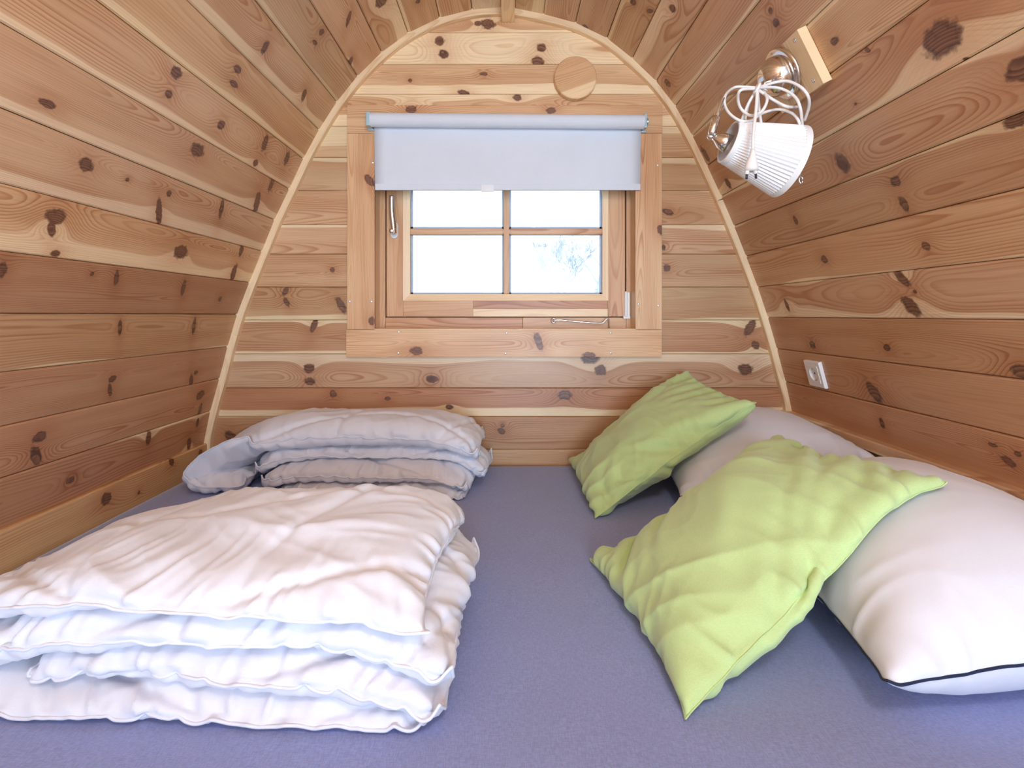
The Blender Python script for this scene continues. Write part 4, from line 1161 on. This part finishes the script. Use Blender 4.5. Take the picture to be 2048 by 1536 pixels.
# ------------------------------------------------------------------ reading lamp on the right slope
A_, B2 = PR[7], PR[8]
td = (B2 - A_) / np.linalg.norm(B2 - A_); tt_ = np.array([td[0], 0, td[1]]); nn_ = np.array([td[1], 0, -td[0]])
bc = np.array([A_[0], 0, A_[1]]) + tt_ * .064
lamp = props(empty('wall_lamp', bc + yv * 1.215), 'chrome reading lamp with white pleated shade and coiled cord on the right slope', 'lamp')
mb = MB(); frame_box(mb, bc + yv * 1.215, nn_, tt_, .085, .064, .001, .022)
mb.uv = [((v - bc) @ tt_, v[1] - 1.13) for v in map(np.array, mb.V)]
mb.build('mounting_board', pine(.17, red=0, heart=.4, tone=(1.02, .98, .92), spacing=.007), lamp)
for (dy, dt_) in ((-.062, .046), (-.065, -.05)):
    MB().lathe(bc + yv * (1.215 + dy) + tt_ * dt_ + nn_ * .0215, nn_, [(0, .004), (.0012, .0038), (.0015, .002)], 12).build('screw', M_STEEL, lamp, True)
rc = bc + yv * 1.232 - tt_ * .012 + nn_ * .022
MB().lathe(rc, nn_, [(0, .060), (.003, .061), (.006, .059), (.008, .054), (.009, .020)], 40).build('rosette', M_CHROME, lamp, True)
MB().lathe(rc + nn_ * .008, nn_, [(0, .046), (.008, .046)] + [(.008 + .040 * math.sin(a), .046 * math.cos(a)) for a in np.linspace(.12, 1.45, 10)], 40).build('dome', M_CHROME, lamp, True)
ap = rc + nn_ * .050
MB().tube(spline([rc + nn_ * .042, ap, P(1518, 177, 1.205), P(1495, 180, 1.19), P(1464, 183, 1.17), P(1446, 195, 1.16), P(1438, 215, 1.155), P(1431, 244, 1.152)], 8), .0062, 12).build('arm', M_CHROME, lamp, True)
jt = MB().tube([P(1433, 232, 1.154), P(1432, 238, 1.153), P(1424, 266, 1.15), P(1423, 271, 1.15)], [.006, .009, .009, .006], 16)
jt.lathe(P(1421, 270, 1.152), (0.3, 1, 0), [(0, .004), (.002, .007), (.016, .007), (.018, .004)], 14)
jt.build('swivel_joint', M_CHROME, lamp, True)
nk0, nk1 = P(1424, 271, 1.158), P(1458, 289, 1.150)
MB().tube([nk0, nk0 * .8 + nk1 * .2, nk0 * .45 + nk1 * .55, nk1], [.006, .0085, .0175, .021], 22).build('lamp_socket', M_CHROME, lamp, True)
# shade: pleated cone, narrow end towards the joint
s0, s1 = P(1456, 284, 1.156), P(1578, 324, 1.160)
ax = (s1 - s0); hL = np.linalg.norm(ax); ax /= hL
ta = np.cross(ax, np.array([0, 1.0, 0])); ta /= np.linalg.norm(ta); tb_ = np.cross(ax, ta)
NP_ = 56; n = NP_ * 2
def cone(rs, inner=0.0):
    V = []
    for (f_, r_, pl) in rs:
        for k in range(n):
            a = 2 * math.pi * k / n; rr_ = r_ + (pl if k % 2 else 0)
            V.append(s0 + ax * hL * f_ + rr_ * (math.cos(a) * ta + math.sin(a) * tb_))
    return V
R0_, R1_ = .043, .077
rs = [(.0, R0_, 0), (.07, R0_ + (R1_ - R0_) * .07, .0020), (.5, (R0_ + R1_) / 2, .0026), (.92, R0_ + (R1_ - R0_) * .92, .0030), (1.0, R1_, 0), (1.0, R1_ - .0012, 0), (.5, (R0_ + R1_) / 2 - .0015, 0), (0, R0_ - .0012, 0)]
V = cone(rs)
Fc = [(i_ * n + k, i_ * n + (k + 1) % n, (i_ + 1) % len(rs) * n + (k + 1) % n, (i_ + 1) % len(rs) * n + k) for i_ in range(len(rs)) for k in range(n)]
shd = mesh('lamp_shade', V, Fc, M_SHADE, lamp)
for (f0, f1) in ((0, .075), (.915, 1.0)):
    rs2 = [(f0, R0_ + (R1_ - R0_) * f0 + .0026, 0), (f1, R0_ + (R1_ - R0_) * f1 + .0026, 0), (f1, R0_ + (R1_ - R0_) * f1 - .0002, 0), (f0, R0_ + (R1_ - R0_) * f0 - .0002, 0)]
    V = cone(rs2); Fc = [(i_ * n + k, i_ * n + (k + 1) % n, (i_ + 1) % 4 * n + (k + 1) % n, (i_ + 1) % 4 * n + k) for i_ in range(4) for k in range(n)]
    mesh('shade_band', V, Fc, M_SHADE, shd, smooth=False)
# white cord tied into loops, plug hanging in front of the shade
loops = [[(1514, 177), (1541, 167), (1573, 162), (1601, 174), (1616, 192), (1618, 213), (1609, 241)],
         [(1516, 175), (1557, 176), (1588, 192), (1601, 218), (1605, 262)],
         [(1514, 178), (1547, 200), (1573, 213), (1596, 214)],
         [(1516, 176), (1490, 174), (1469, 175), (1452, 189), (1449, 207), (1458, 226), (1479, 241), (1502, 241), (1526, 226), (1557, 219), (1586, 228), (1599, 247), (1594, 257)],
         [(1516, 178), (1482, 180), (1476, 200), (1484, 220), (1502, 231), (1523, 223), (1534, 202), (1530, 187), (1518, 179)],
         [(1512, 182), (1498, 205), (1486, 234), (1482, 244)], [(1515, 184), (1518, 215), (1522, 246)], [(1511, 182), (1496, 212), (1490, 240)]]
cd = MB()
for k, L in enumerate(loops):
    yy = 1.115 + .009 * (k % 4)
    cd.tube(spline([P(px, py, yy + .018 * math.sin(j * 1.3 + k)) if 0 < j < len(L) - 1 else P(px, py, 1.12 if j == 0 else 1.15) for j, (px, py) in enumerate(L)], 7), .0031, 8)
cd.tube(spline([P(1514, 174, 1.112), P(1514, 190, 1.105), P(1512, 220, 1.095), P(1508, 254, 1.082), P(1506, 280, 1.074), P(1506, 303, 1.070)], 7), .0034, 8)
kt = P(1514, 177, 1.112)
cd.tube([kt + .0085 * np.array([.5 * math.cos(a), .9 * math.sin(a), math.cos(a)]) for a in np.linspace(0, 2 * math.pi, 15)], .0036, 8)
cord = cd.build('cord', M_CORD, lamp, True)
pg = MB()
YP = 1.070
pg.tube([P(1506, 298, YP), P(1506, 306, YP), P(1505, 312, YP), P(1503.5, 325, YP), P(1503, 336, YP), P(1502.8, 342, YP)], [.004, .006, .0065, .0115, .0135, .0125], 14)
pg.tube([P(1495, 338, YP), P(1493.5, 349, YP)], .0042, 10); pg.tube([P(1510.5, 338, YP), P(1511.5, 348, YP)], .0042, 10)
pg.build('plug', M_CORD, cord, True)
pn = MB().tube([P(1493.5, 349, YP), P(1493, 358, YP)], .0024, 10); pn.tube([P(1511.5, 348, YP), P(1512, 357, YP)], .0024, 10)
pn.build('plug_pins', M_DARK, cord, True)
pc = MB().tube([P(1596, 300, 1.19), P(1600, 326, 1.188), P(1601, 354, 1.186)], .0014, 6)
e0 = P(1602, 360, 1.186)
pc.tube([e0 + np.array([.004 * math.cos(a), 0, .0075 * math.sin(a)]) for a in np.linspace(0, 2 * math.pi, 15)], .0017, 6)
pc.build('pull_chain', M_STEEL, lamp, True)
